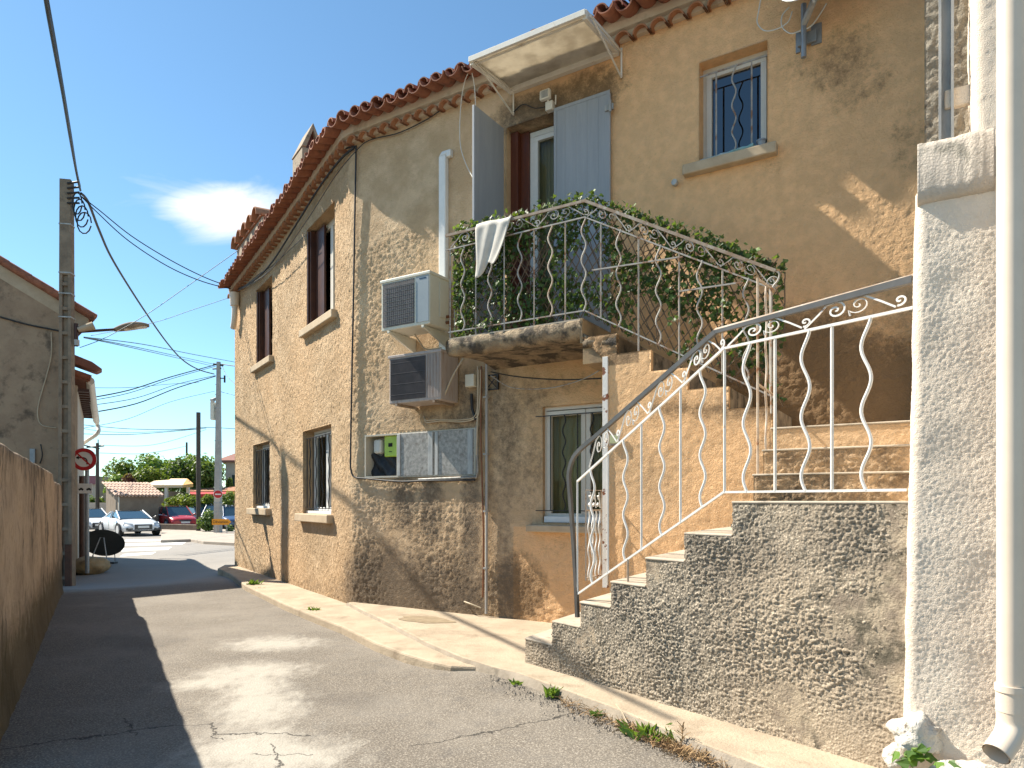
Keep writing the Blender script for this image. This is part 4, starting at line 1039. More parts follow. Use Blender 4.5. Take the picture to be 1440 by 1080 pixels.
for q in range(190):                                # sprigs standing up over the rail
    t = random.uniform(4.0, t1) if q % 4 else random.uniform(2.4, 4); z = zb_(t) + H + random.uniform(0, .10)
    leaf(lv, vals, FB.P(t, wi + random.uniform(-.03, .03), z), Vector((random.gauss(0, .6), random.gauss(-.5, .6), random.gauss(.4, .5))), random.uniform(.035, .06), Vector((random.gauss(0, .4), 0, random.gauss(.5, .5))))
for x, y in ((675, 455), (680, 452), (668, 458), (690, 450), (683, 457), (700, 398), (648, 350), (660, 395), (1018, 425), (1022, 430), (942, 452), (950, 448)):
    for r_ in range(3):
        t = FB.t(x, W3); leaf(lv, vals, FB.P(t + random.uniform(-.02, .02), W3 + random.uniform(-.04, .02), FB.z(x, y, W3) + random.uniform(-.02, .02)), FB.n + Vector((random.gauss(0, .5), random.gauss(0, .5), .5)), .045, Vector((random.gauss(0, 1), 0, -.3)))
lv.build('ivy_leaves', M['leaf_ivy'], iv, attrs={'leaf': vals}, recalc=False)

k = MB()
for q in range(26):                                  # woody stems winding through the trellis
    t = random.uniform(2.4, 5.5); v = 0.0; dv = random.choice((-1, 1)); pts_ = []
    while v < H and len(pts_) < 16: pts_.append(FB.P(max(t0, min(t1, t)), wi + random.uniform(-.012, .02), zb_(max(t0, min(t1, t))) + v)); v += random.uniform(.04, .10); t += dv * random.uniform(.0, .07)
    if len(pts_) > 3: k.tube(smooth_path(pts_, 2), .0045, 4)
k.build('stems', M['bark'], iv)
# towel
tw = MB(); ta, tb = FB.t(669, W3), FB.t(719, W3); rows_ = []
for j_ in range(26):
    v = j_ / 25; rw = []
    for i in range(19):
        s_ = i / 18
        t = ta + (tb - ta) * s_ * (1 - .38 * v) + .015 * v
        drop = v * (.56 - .17 * s_ + .04 * math.sin(s_ * 9))
        z = 4.372 - drop if v > .06 else 4.375 + .004 * math.sin(v * 50)
        ff = .020 * math.sin(s_ * 7.5 + v * 1.6) * v + .006 * math.sin(s_ * 17 + v * 5)
        rw.append(FB.P(t + .03 * math.sin(v * 3) * v, W3 + .005 + .02 * v + ff if v > .06 else W3 - .055 + v, z + .008 * math.sin(s_ * 6)))
    rows_.append(rw)
tw.grid(rows_); o_t = tw.build('towel', M['towel'], recalc=False, solid=.005)
tag(o_t, 'off-white cotton towel hanging over the balcony rail', 'towel')

# ================================================================== WALL EQUIPMENT
def ac_unit(name, label, t0, t1, w0, w1, z0, z1, old):
    a = thing(name, label, 'air conditioner', FB.P((t0 + t1) / 2, w0, z0))
    body = M['ac_pink'] if old else M['ac_cream']
    k = MB(); k.box(FB, t0, t1, w0, w1, z0, z1); k.build('casing', body, a, bevel=.012)
    k = MB(); k.box(FB, t0 - .012, t1 + .012, w0 - .01, w1 + .012, z1 - .03, z1 + .006); k.build('top_cover', M['ac_pink'] if old else M['ac_cream'], a, bevel=.006)
    ts = t0 + (t1 - t0) * (.74 if old else .72)
    k = MB(); k.box(FB, t0 + .03, ts - .02, w1 + .001, w1 + .006, z0 + .04, z1 - .045); k.build('fan_opening', M['ac_fin'], a)
    k = MB()
    if old:
        n_ = 34
        for q in range(n_): t = t0 + .035 + (ts - .055 - t0) * q / (n_ - 1); k.box(FB, t - .0015, t + .0015, w1 + .006, w1 + .014, z0 + .045, z1 - .05)
        for q in range(4): z = z0 + .1 + q * .13; k.box(FB, t0 + .03, ts - .02, w1 + .012, w1 + .016, z, z + .004)
        k.build('grille', M['ac_fin'], a)
        k = MB()
        for q in range(9): t = ts + .01 + (t1 - ts - .03) * q / 8; k.box(FB, t - .004, t + .004, w1, w1 + .008, z0 + .03, z1 - .04)
        k.build('ribs', body, a)
    else:
        for q in range(10): z = z0 + .06 + (z1 - z0 - .12) * q / 9; k.tube([FB.P(t0 + .03, w1 + .014, z), FB.P(ts - .02, w1 + .014, z)], .0022, 4)
        for q in range(16): t = t0 + .04 + (ts - t0 - .07) * q / 15; k.tube([FB.P(t, w1 + .016, z0 + .05), FB.P(t, w1 + .016, z1 - .05)], .0018, 4)
        k.build('grille', M['ac_wire'], a)
        k = MB(); k.box(FB, ts + .01, t1 - .012, w1 + .001, w1 + .007, z0 + .035, z1 - .04); k.build('grey_panel', M['ac_grey'], a)
        k = MB(); k.box(FB, ts + .06, t1 - .05, w1 + .007, w1 + .009, z1 - .075, z1 - .062); k.build('badge', M['glass_blue'], a)
        k = MB(); k.box(FB, t1, t1 + .012, w0 + .08, w0 + .20, z0 + .12, z1 - .08); k.build('side_cover', M['ac_cream'], a, bevel=.004)
        k = MB()
        for z in (z0 + .08, z0 + .15): k.disc(FB.P(t1 + .02, w0 + .06, z), FB.d, .018, .05, 10)
        k.build('pipe_valve', M['copper'], a)
    for t in (t0 + .12, t1 - .10):
        k = MB()
        if not old:
            k.box(FB, t - .018, t + .018, .0, w1 + .01, z0 - .035, z0 - .006)
            k.hexa([FB.P(t - .014, .0, z0 - .19), FB.P(t + .014, .0, z0 - .19), FB.P(t + .014, .03, z0 - .19), FB.P(t - .014, .03, z0 - .19), FB.P(t - .014, .0, z0 - .035), FB.P(t + .014, .0, z0 - .035), FB.P(t + .014, w1 - .02, z0 - .035), FB.P(t - .014, w1 - .02, z0 - .035)])
            k.build('bracket', M['ac_cream'], a, bevel=.003)
        else:
            k.box(FB, t - .018, t + .018, .0, w1 + .01, z0 - .03, z0 - .002); k.build('bracket', M['hand_rust'], a)
    return a
ac_unit('air_conditioner', 'cream outdoor air conditioner with square wire fan grille, the upper of two units', 1.01, 1.76, .12, .50, 3.575, 4.19, False)
a2 = ac_unit('air_conditioner', 'faded pinkish ribbed air conditioner under the newer cream unit', 1.03, 1.83, .03, .38, 2.70, 3.29, True)
k = MB(); k.tube(smooth_path([FB.P(1.80, .30, 2.72), FB.P(1.92, .25, 3.0), FB.P(2.02, .15, 3.24)]), .012, 6); k.build('drain_hose', M['cable_c'], a2)

# utility cabinet let into the wall
cb = thing('utility_cabinet', 'recessed meter cabinet with two galvanised doors and one bay open', 'cabinet', FB.P(1.1, 0, 1.82))
n0, n1, q0, q1 = .262, 2.068, 1.812, 2.388
k = MB(); ring(k, FB, n0, n1, q0, q1, -.22, .006, .022); k.box(FB, n0, n1, -.225, -.215, q0, q1)
k.box(FB, .82, .84, -.21, .0, q0 + .02, q1 - .02); k.box(FB, 1.44, 1.455, -.21, .0, q0 + .02, q1 - .02); k.build('casing', M['cabinet'], cb)
k = MB(); k.box(FB, n0 + .10, .50, -.20, -.05, 2.14, 2.33); k.build('meter', M['meter'], cb, bevel=.03)
k = MB(); k.box(FB, .555, .79, -.16, -.055, 2.09, 2.37); lm = k.build('meter', M['lime'], cb, bevel=.012); lm["label"] = 'lime green meter box'
k = MB(); k.box(FB, .63, .70, -.055, -.052, 2.22, 2.27); k.box(FB, .64, .69, -.055, -.052, 2.15, 2.16); k.build('display', M['dark'], lm)
k = MB(); rows_ = [[FB.P(.29 + .5 * i / 24, -.12 + .03 * math.sin(i * .5 + j_), 1.83 + .30 * j_ / 8 + .02 * math.sin(i * .8)) for i in range(25)] for j_ in range(9)]; k.grid(rows_); k.build('black_sheet', M['black'], cb, recalc=False)
for a, b in ((.845, 1.435), (1.46, 2.045)):
    k = MB(); k.box(FB, a, b, -.012, .014, q0 + .012, q1 - .012); dr_ = k.build('door', M['mesh_galv'], cb, bevel=.006)
    k = MB(); k.box(FB, a, a + .05, .012, .024, q0 + .016, q1 - .016); k.build('door_rib', M['galv'], dr_, bevel=.003); k = MB(); k.box(FB, b - .085, b - .01, .012, .022, q0 + .016, q1 - .016); k.build('door_rib', M['galv'], dr_, bevel=.003)
k = MB(); k.tube([FB.P(1.2, .02, 1.775), FB.P(2.10, .03, 1.79), FB.P(2.115, .03, 1.85), FB.P(2.10, .03, 2.40)], .016, 8)
k.build('conduit', M['mesh_galv'], cb)

def cable(pts, r, mat, label, cat='cable', name='cable', k_=8, n=6, group=None, kind=None):
    mb = MB(); mb.tube(smooth_path(pts, k_), r, n); o = mb.build(name, mat); tag(o, label, cat, group, kind); return o
def bp(x, y, w_): return FB.P(FB.t(x, w_), w_, FB.z(x, y, w_))
def ap(x, y, w_): return FA.P(FA.t(x, w_), w_, FA.z(x, y, w_))
k = MB(); zt = 5.82; k.box(FB, 1.56, 1.665, .0, .075, 3.35, zt - .06); 
k.hexa([FB.P(1.56, 0, zt - .06), FB.P(1.665, 0, zt - .06), FB.P(1.665, .075, zt - .06), FB.P(1.56, .075, zt - .06), FB.P(1.58, 0, zt), FB.P(1.72, 0, zt), FB.P(1.72, .06, zt), FB.P(1.60, .06, zt)])
k.box(FB, 1.665, 1.735, 0, .065, zt - .09, zt - .005)
tag(k.build('pipe_cover', M['white_pvc'], bevel=.012), 'white plastic pipe trunking running up the wall beside the balcony', 'trunking')
cable([ap(486, 209, .03) , bp(499, 206, .035), bp(500.5, 215, .03), bp(499, 300, .03), bp(497, 420, .03), bp(495, 520, .03), bp(493, 640, .03), bp(494, 662, .03), bp(499, 671, .03), bp(515, 673, .03), bp(560, 677, .03), bp(600, 676, .03), bp(668, 675, .03)], .012, M['black'], 'black cable running down the house corner and under the meter cabinet')
cable([ap(333, 407, .06), ap(352, 398, .07), ap(380, 372, .07), ap(420, 310, .07), ap(450, 262, .07), ap(478, 225, .06), bp(499, 207, .04)], .016, M['black'], 'black cable bundle fixed under the eaves of the left face')
cable([ap(335, 409, .09), ap(380, 380, .14), ap(430, 312, .15), ap(470, 250, .10), bp(500, 213, .05), bp(520, 197, .03), bp(560, 187, .03), bp(600, 168, .03), bp(630, 148, .03), bp(662, 133, .03)], .007, M['iron'], 'thin dark cable sagging just below the eave tiles of both faces')
cable([ap(347, 400, .05), ap(365, 385, .05), ap(385, 372, .04), ap(430, 330, .05)], .006, M['iron'], 'thin dark cable drooping above the far upper window')
cable([bp(720, 160, .02), bp(735, 147, .03), bp(752, 152, .05), bp(768, 150, .05)], .006, M['iron'], 'thin black cable feeding the floodlight')
cable([bp(668, 92, .3), bp(655, 110, .2), bp(648, 150, .12), bp(647, 200, .10), bp(655, 230, .12), bp(668, 255, .2)], .006, M['cable_w'], 'white cable looping down beside the open shutter')
cable([bp(661, 92, .3), bp(667, 120, .2), bp(669, 160, .15), bp(669, 215, .2), bp(666, 228, .2), bp(669, 240, .2)], .006, M['cable_w'], 'white cable hanging straight down by the open shutter')
cable([bp(565, 500, .06), bp(588, 487, .10), bp(598, 492, .05), bp(626, 487, .05)], .010, M['cable_c'], 'cream drain hose between the two air conditioners') if False else None
cable([bp(583, 470, .30), bp(590, 480, .20), bp(600, 491, .10), bp(628, 488, .06)], .010, M['cable_c'], 'cream drain hose below the upper air conditioner', 'hose', 'drain_hose')
cable([bp(597, 587, .02), bp(600, 594, .06), bp(620, 592, .05), bp(650, 593, .05), bp(668, 588, .05), bp(674, 575, .05), bp(676, 520, .05)], .008, M['cable_c'], 'upper of two cream cables curving out of the wall above the cabinet')
cable([bp(596, 585, .02), bp(599, 591, .08), bp(615, 590, .07), bp(650, 590, .07), bp(670, 580, .05), bp(673, 520, .05)], .007, M['cable_c'], 'cream cable arching between the wall hole and the corner pipes')
for x, r_, lab, mt in ((684.5, .014, 'pale vertical conduit from the balcony slab to the pavement', 'lconcrete'),):
    k = MB(); k.tube([bp(x, 512, .05), bp(x, 690, .05), bp(x - .6, 863, .06)], .017, 8)
    for y in (560, 640, 720, 800): q = bp(x, y, .03); k.box(Fr((q.x, q.y), FB.d[:2], FB.n[:2]), -.025, .025, -.02, .045, q.z, q.z + .02)
    tag(k.build('conduit', M[mt]), lab, 'pipe')
cable([bp(677, 515, .04), bp(676, 600, .04), bp(678, 680, .04), bp(680, 760, .04), bp(679, 840, .04)], .012, M['copper'], 'rusty thin pipe beside the pale conduit', 'pipe', 'rusty_pipe')
cable([bp(672, 515, .04), bp(672, 560, .05), bp(671, 610, .04), bp(670, 640, .04)], .012, M['cable_c'], 'beige cable left of the rusty pipe under the balcony')
cable([bp(653, 846, .02), bp(661, 849, .08), bp(676, 855, .05)], .009, M['cable_c'], 'short stub of pale pipe near the foot of the wall', 'pipe', 'pipe_stub')
k = MB(); t = FB.t(663, .05); z = FB.z(663, 536, .05); k.box(FB, t - .07, t + .06, 0, .09, z - .07, z + .08); o_j = k.build('junction_box', M['ac_cream'], bevel=.008); tag(o_j, 'small grey junction box below the balcony slab', 'box')
k = MB(); k.tube([bp(663, 554, .04), bp(664, 575, .04), bp(669, 590, .04)], .02, 6); k.build('lead', M['iron'], o_j)
cable([bp(690, 523, .3), bp(730, 530, .25), bp(790, 534, .3), bp(845, 532, .5)], .008, M['iron'], 'black cable slung under the balcony slab')
cable([bp(690, 528, .1), bp(720, 545, .1), bp(770, 546, .15), bp(815, 535, .4), bp(843, 521, .6)], .006, M['rail_grey'], 'grey cable drooping under the balcony slab in front of the lower window')
k = MB(); t, z = FB.t(693, 0), FB.z(693, 538, 0); ring(k, FB, t - .09, t + .09, z - .09, z + .09, .0, .03, .012)
k.tube([FB.P(t - .09, .02, z - .09), FB.P(t + .09, .02, z + .09)], .006, 4); k.tube([FB.P(t - .09, .02, z + .09), FB.P(t + .09, .02, z - .09)], .006, 4)
tag(k.build('vent_grille', M['iron']), 'small square iron vent grille with crossed bars under the balcony', 'vent')
# letter plate on the post
k = MB(); t, z = FB.t(864, W3 + .02), FB.z(864, 618, W3 + .02); k.box(FB, t - .06, t + .05, W3 + .01, W3 + .02, z - .055, z + .055); o_p = k.build('wall_plate', M['hand_rust']); tag(o_p, 'small rusty-framed wall plate beside the steel post', 'plate')
k = MB(); k.box(FB, t - .045, t + .035, W3 + .02, W3 + .023, z - .035, z + .04); k.build('pane', M['lime_pale'], o_p)
# things on the sill of the small window
sil = MB(); rows_ = []
ta, tb = FB.t(985, .03), FB.t(1060, .03)
for j_ in range(9):
    a = math.pi * 2 * j_ / 8
    rows_.append([FB.P(ta + (tb - ta) * i / 20, .02 + math.cos(a) * .03 * (1 + .2 * math.sin(i)), 4.865 + .03 * (.35 + .65 * i / 20) + math.sin(a) * .028 * (.3 + .7 * i / 20) * (1 + .2 * math.sin(i * 1.7))) for i in range(21)])
sil.grid(rows_); tag(sil.build('folded_sheet', M['bag'], recalc=False), 'crumpled white and turquoise plastic sheet lying on the upper window sill', 'plastic sheet')
k = MB(); q = FB.P(FB.t(1071, -.02), -.02, 4.865); k.tube([q, q + UP * .07], [.035, .045], 12); k.tube([q + UP * .07, q + UP * .085], .05, 12); tag(k.build('flower_pot', M['steel']), 'small dark pot on the right end of the upper window sill', 'pot')

# satellite dish
sdh = thing('satellite_dish', 'pale satellite dish on a steel wall bracket at the top of the wall', 'satellite dish', bp(1133, 60, .1))
k = MB(); tM = FB.t(1133, .12)
k.box(FB, tM - .10, tM - .06, .0, .02, FB.z(1133, 72), FB.z(1133, 44)); k.box(FB, tM + .03, tM + .12, .0, .02, FB.z(1133, 68), FB.z(1133, 40))
k.box(FB, tM - .08, tM + .08, .02, .05, FB.z(1133, 66), FB.z(1133, 50)); k.build('wall_plate', M['steel'], sdh, bevel=.003)
k = MB(); k.tube([FB.P(tM - .02, .10, FB.z(1133, 80, .1)), FB.P(tM - .02, .10, FB.z(1133, 5, .1))], .024, 10); k.build('mast', M['steel'], sdh)
c_ = FB.P(tM + .17, .30, FB.z(1130, 13, .34) + .30); axd = (FB.n * .86 + FB.d * -.25 + UP * .45).normalized(); s1 = axd.cross(UP).normalized(); s2 = s1.cross(axd)
k = MB(); rows_ = []
for i in range(9):
    r_ = .40 * i / 8; rows_.append([c_ + (s1 * math.cos(a) * .92 + s2 * math.sin(a)) * r_ + axd * (.30 * r_ * r_ / .16 * .25) for a in [q * 2 * math.pi / 36 for q in range(37)]])
k.grid(rows_); k.build('reflector', M['dish'], sdh, recalc=False, solid=.01)
k = MB(); k.tube([c_ - axd * .02 - s2 * .1, FB.P(tM - .02, .10, c_.z - .28)], .03, 8); k.build('mount', M['galv'], sdh)
k = MB(); k.tube([c_ - s2 * .41, c_ - s2 * .22 + axd * .45], .012, 6); k.tube([c_ - s2 * .26 + axd * .45, c_ - s2 * .1 + axd * .42], .03, 10); k.build('feed_arm', M['dish'], sdh)
cable([bp(1071, -8, .1), bp(1067, 15, .1), bp(1065, 32, .1), bp(1075, 43, .1), bp(1092, 41, .1), bp(1108, 31, .1), bp(1114, 16, .1)], .006, M['cable_w'], 'white aerial cable loop left of the satellite dish')
cable([bp(1110, 10, .1), bp(1100, 22, .1), bp(1100, 38, .1), bp(1112, 47, .1), bp(1126, 43, .1), bp(1140, 37, .1), bp(1153, 20, .1), bp(1162, 5, .1)], .006, M['cable_w'], 'white aerial cable curling round the foot of the satellite dish')
k = MB(); q = bp(949, 257, .03); k.disc(q, FB.n, .03, .05, 10); tag(k.build('wall_fixing', M['galv']), 'small pale metal fixing left of the upper window sill', 'fixing')
# downpipe at the far end of the left face
k = MB(); q = ap(330, 412, .10)
k.tube([q, q - UP * .28], [.11, .09], 10); k.tube(smooth_path([q - UP * .26, q - UP * .45, q - UP * .62 + FA.d * .06, q - UP * .72 + FA.d * .16]), .06, 10)
tag(k.build('rainwater_head', M['beige_pvc'], bevel=0), 'beige rainwater spout at the far top corner of the house', 'spout')

# ================================================================== WHITE NEIGHBOUR (right edge)
nb_ = thing('white_house', 'white roughcast neighbouring house front with a capped pillar at the right edge', 'house', FB.P(7.5, 2.9, .1))
WN = 2.95; tl0 = FB.t(1271, WN); tl1 = FB.t(1287, WN)
def lean(z): return tl0 + (tl1 - tl0) * max(-.1, min(1.1, (z - .45) / 2.5))
RC = .045
def npos(s, z, o_):
    ls = 1.5
    t0 = lean(z)
    if s < ls: return FB.P(t0 - o_, WN - RC - (ls - s), z)
    a = (s - ls) / (RC * 1.57)
    if a < 1:
        a *= math.pi / 2; return FB.P(t0 + RC - math.cos(a) * (RC + o_), WN - RC + math.sin(a) * (RC + o_), z)
    return FB.P(t0 + RC + (s - ls - RC * 1.57), WN + o_ + .05 * max(0, .55 - z) ** 1.5 * 3, z)
ss_ = list(np.arange(-1.3, 1.5, .05)) + list(np.arange(1.5, 2.3, .0065)) + list(np.arange(2.3, 2.6, .012)) + list(np.arange(2.6, 8, .25))
nd = lambda s, z: .0022 * (abs(noise.noise(Vector((s * 60, z * 60, 0)))) * 2 + 1.2 * noise.noise(Vector((s * 120, z * 120, 1)))) + .008 * noise.noise(Vector((s * 1.6, z * 1.6, 3))) + .006 * noise.noise(Vector((s * 6, z * 5, 4)))
wall_grid(ss_, [-.1, 0, .1, .2] + list(np.arange(.3, 3.0, .0075)), lambda u, v: True, npos, nd, .02, {'tone': lambda u, v: 0}, 'lower_wall', M['white_wall'], nb_, hi_edge=.9)
# cap block
tc0, tc1 = FB.t(1290, WN + .03), FB.t(1399, WN + .03)
zc0, zc1 = 2.95, 3.225
rows_ = []
prof = [(-.5, zc0 - .02), (.0, zc0 - .02), (.03, zc0 + .0), (.034, zc0 + .05), (.03, zc1 - .04), (.012, zc1 - .004), (-.06, zc1 + .01), (-.5, zc1 + .02)]
cp = MB(); L_ = tc1 - tc0
for s_ in np.arange(-.02, 1.021, .02):
    e_ = max(0, abs(s_ - .5) - .47) / .05; rw = []
    for j_, (a, b) in enumerate(prof):
        t = tc0 + L_ * min(1, max(0, s_)); q = Vector((t * 14, a * 14, b * 14)); d = noise.noise(q) * .008 + noise.noise(q * 3) * .004
        rw.append(FB.P(t, WN + (a - (.03 if (s_ < 0 or s_ > 1) else 0)) + d, b + d))
    rows_.append(rw)
cp.grid(rows_); cp.build('cap', M['cap'], nb_, recalc=False)
k = MB(); k.box(FB, tc0 + .01, tc1 - .01, WN - 1.5, WN + .01, zc0 + .0, zc1 - .005); k.build('cap_core', M['cap'], nb_, bevel=.02)
# upper wall, set back
WU = 2.75; tu = FB.t(1368, WU)
def upos(s, z, o_):
    if s < 1.2: return FB.P(tu - o_, WU - RC - (1.2 - s), z)
    a = (s - 1.2) / (RC * 1.57)
    if a < 1:
        a *= math.pi / 2; return FB.P(tu + RC - math.cos(a) * (RC + o_), WU - RC + math.sin(a) * (RC + o_), z)
    return FB.P(tu + RC + (s - 1.2 - RC * 1.57), WU + o_, z)
wall_grid(list(np.arange(0, 1.9, .014)) + list(np.arange(1.9, 7, .3)), list(np.arange(2.9, 5.6, .014)) + [5.6, 6.5, 7.5], lambda u, v: True, upos, nd, .02, {'tone': lambda u, v: 0}, 'upper_wall', M['white_wall'], nb_, hi_edge=.9)
# lower wall above the cap on the right, behind the downpipe
k = MB(); ta = FB.t(1300, 2.35); tb = FB.t(1374, 2.35)
us_ = list(np.arange(0, tb - ta, .012)); 
wall_grid(us_, list(np.arange(3.1, 5.2, .012)) + [7], lambda u, v: True, lambda u, z, o_: FB.P(ta + u, 2.35 + o_, z),
          lambda u, z: .010 * (noise.noise(Vector((u * 25, z * 25, 0))) + .6 * noise.noise(Vector((u * 60, z * 60, 1)))), .6, {'tone': lambda u, v: 0}, 'old_jamb', M['edge_stone'], nb_, hi_edge=.9)
k = MB(); tm = FB.t(1331, 2.55); k.box(FB, tm - .035, tm + .035, 2.50, 2.512, 3.30, 7.2); k.box(FB, tm + .02, tm + .032, 2.50, 2.56, 3.36, 7.2); k.box(FB, tm - .035, tm - .023, 2.50, 2.56, 3.36, 7.2); k.build('steel_channel', M['galv'], nb_)
for z in (3.62, 4.3): k = MB(); k.box(FB, tm - .01, tm + .11, 2.49, 2.53, z - .05, z + .05); k.build('channel_fixing', M['white_wall'], nb_, bevel=.01)
# downpipe
dp = thing('downpipe', 'large beige plastic downpipe with an open elbow at its foot', 'downpipe', FB.P(FB.t(1422, 3.1), 3.1, .4))
wp_ = 3.08; tp = FB.t(1421.5, wp_); Dp = FB.P(tp, wp_, 0).y; rp = 17.0 / 960 * Dp
k = MB(); k.tube([FB.P(tp, wp_, FB.z(1421, 968, wp_)), FB.P(tp, wp_, 7.5)], rp, 28); k.build('pipe', M['beige_pvc'], dp)
k = MB(); z0 = FB.z(1421, 968, wp_)
k.tube([FB.P(tp, wp_, z0 - .10), FB.P(tp, wp_, z0 + .012)], rp * 1.07, 28); k.tube([FB.P(tp, wp_, z0 - .012), FB.P(tp, wp_, z0 + .016)], rp * 1.16, 28); k.build('collar', M['beige_pvc'], dp)
k = MB(); pth = smooth_path([FB.P(tp, wp_, z0 - .09), FB.P(tp, wp_, z0 - .16), FB.P(tp - .015, wp_ + .03, z0 - .21), FB.P(tp - .06, wp_ + .10, z0 - .27)], 5)
k.tube(pth, rp * 1.04, 28, cap=False); k.tube(pth, rp * .93, 28, cap=False); k.build('elbow', M['beige_pvc'], dp)
k = MB(); k.tube([pth[-5], pth[-4]], rp * .94, 28); k.build('inside', M['dark'], dp)
for y in (95, 517):
    q = FB.P(FB.t(1405, WN), WN, FB.z(1410, y, wp_)); k = MB(); k.tube([q - FB.n * .02, q + FB.n * .14], .008, 6); k.tube([q + FB.n * .12, q + FB.n * .15], .016, 6); k.build('pipe_clip', M['hand_rust'], dp)
cable([FB.P(FB.t(1409, 3.0), 3.03, FB.z(1408, 98, 3.0)), FB.P(FB.t(1411, 3.0), 3.02, FB.z(1408, 130, 3.0)), FB.P(FB.t(1406, 3.0), 3.01, FB.z(1408, 175, 3.0)), FB.P(FB.t(1404, 3.0), 2.99, FB.z(1405, 300, 3.0))], .003, M['cable_w'], 'thin pale wire hanging from the clip behind the downpipe', 'wire', 'wire')
# rubble at the foot of the pillar
def rock(c, r, label, sq=(1, 1, .8), seed=0, amp=.35, mat='rock'):
    mb = MB(); rows_ = []
    for i in range(17):
        th = math.pi * i / 16; rw = []
        for j_ in range(29):
            ph = 2 * math.pi * j_ / 28; v = Vector((math.sin(th) * math.cos(ph), math.sin(th) * math.sin(ph), math.cos(th)))
            if j_ == 28: v = Vector((math.sin(th), 0, math.cos(th)))
            d = .92 + amp * .6 * noise.noise(v * 1.6 + Vector((seed, 0, 0))) + amp * .7 * abs(noise.noise(v * 3 + Vector((seed, 1, 0)))) - amp * .5 * max(0, noise.noise(v * 2.4 + Vector((seed, 5, 0)))) + amp * .12 * noise.noise(v * 11)
            rw.append(Vector(c) + Vector((v.x * sq[0], v.y * sq[1], v.z * sq[2])) * r * d)
        rows_.append(rw)
    mb.grid(rows_); return tag(mb.build('rock', M[mat], recalc=False), label, 'rock')
rock(FB.P(FB.t(1287, 3.0), 2.98, FB.z(1287, 1042, 3.0) + .02), .11, 'largest white rubble stone jutting from the foot of the white pillar', (1.1, .8, .95), 3, .55)
rock(FB.P(FB.t(1265, 3.0) , 2.95, FB.z(1265, 1062, 3.0) - .03), .07, 'small white stone at the bottom left of the pillar foot', (1, .8, 1), 7, .5)
rock(FB.P(FB.t(1355, 3.1), 3.10, FB.z(1355, 1088, 3.1) - .02), .12, 'low white rubble heap under the pillar, right of the big leaves', (1.5, .8, .6), 5, .5)
rock(FB.P(FB.t(1420, 3.15), 3.15, FB.z(1420, 1098, 3.1) - .05), .12, 'pale rubble stone below the mouth of the downpipe', (1.5, .8, .7), 9, .5)

# ================================================================== LEFT SIDE
FL = Fr((-3.32, 4.43), (-.517, .856), (.856, .517))
gw = thing('boundary_wall', 'long chest-high rendered garden wall streaked with black grime along the lane', 'wall', FL.P(1, 0, 0))
tE_ = FL.t(87)
tN = FL.t(76)
ztop = lambda t: 1.885 - (.10 * sst((t - tN + .25) / .25) if t > tN - .25 else 0) + .012 * noise.noise(Vector((t * 1.7, 0, 0)))
tt_ = list(np.arange(-.75, tE_, .03)); zz_ = list(np.linspace(-.4, 1.0, 50))
k = MB(); rows_ = []
for t in tt_:
    rw = []
    for f in np.linspace(0, 1, 62):
        z = -.4 + (ztop(t) - .02 + .4) * f; d = .012 * noise.noise(Vector((t * 4, z * 4, 0))) + .006 * noise.noise(Vector((t * 14, z * 14, 1))) + .05 * sst((.25 - z) / .5)
        rw.append(FL.P(t, d, z))
    zt = ztop(t); rw += [FL.P(t, -.015, zt), FL.P(t, -.13, zt + .004), FL.P(t, -.25, zt - .01), FL.P(t, -.26, -.4)]
    rows_.append(rw)
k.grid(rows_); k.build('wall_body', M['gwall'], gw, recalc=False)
k = MB(); FR_ = Fr(FL.P(-.75, 0, 0)[:2], (-.93, -.37), (.37, -.93)); rows_ = []
for t in np.arange(0, 7, .06):                       # the wall turns the corner away from the lane
    rw = [FR_.P(t, .012 * noise.noise(Vector((t * 4, z * 4, 5))) + .006 * noise.noise(Vector((t * 14, z * 14, 1))), z) for z in np.linspace(-.4, 1.86, 46)]
    rw += [FR_.P(t, -.13, 1.885), FR_.P(t, -.25, 1.87), FR_.P(t, -.26, -.4)]; rows_.append(rw)
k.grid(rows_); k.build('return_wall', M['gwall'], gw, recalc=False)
k = MB(); k.quad(*[FL.P(tE_ - .03, a, b) for a, b in ((0, -.4), (0, 1.78), (-.25, 1.78), (-.25, -.4))]); k.build('wall_end', M['gwall'], gw, recalc=False)

# gable house behind the wall
FG = Fr((-9.26, 14.4), (-.97, -.24), (.24, -.97))
lh = thing('gable_house', 'brown rendered gable house behind the garden wall', 'house', FG.P(1, 0, 0))
zr = lambda t: FG.z(133, 449, 0.15) + (FG.z(2, 369, .15) - FG.z(133, 449, .15)) * (t - FG.t(133, .15)) / (FG.t(2, .15) - FG.t(133, .15))
TP = 5.2
sdv = Vector((-.66, .75, 0)).normalized()
k = MB(); pts_ = [FG.P(0, 0, -.5), FG.P(0, 0, zr(0) - .12), FG.P(TP, 0, zr(TP) - .12), FG.P(2 * TP, 0, zr(0) - .12), FG.P(2 * TP, 0, -.5)]
k.slab(pts_, sdv * 7.0); k.build('wall', M['lhouse'], lh)
k = MB(); t_a = FG.t(133, .15)
k.slab([FG.P(t_a + .15, .012, zr(t_a + .15) - .02), FG.P(TP, .012, zr(TP) - .02), FG.P(TP, .012, zr(TP) - .34), FG.P(.3, .012, zr(.3) - .34), FG.P(t_a + .22, .012, zr(t_a) - .22)], FG.n * -.06); k.build('verge_mortar', M['mortar_edge'], lh)
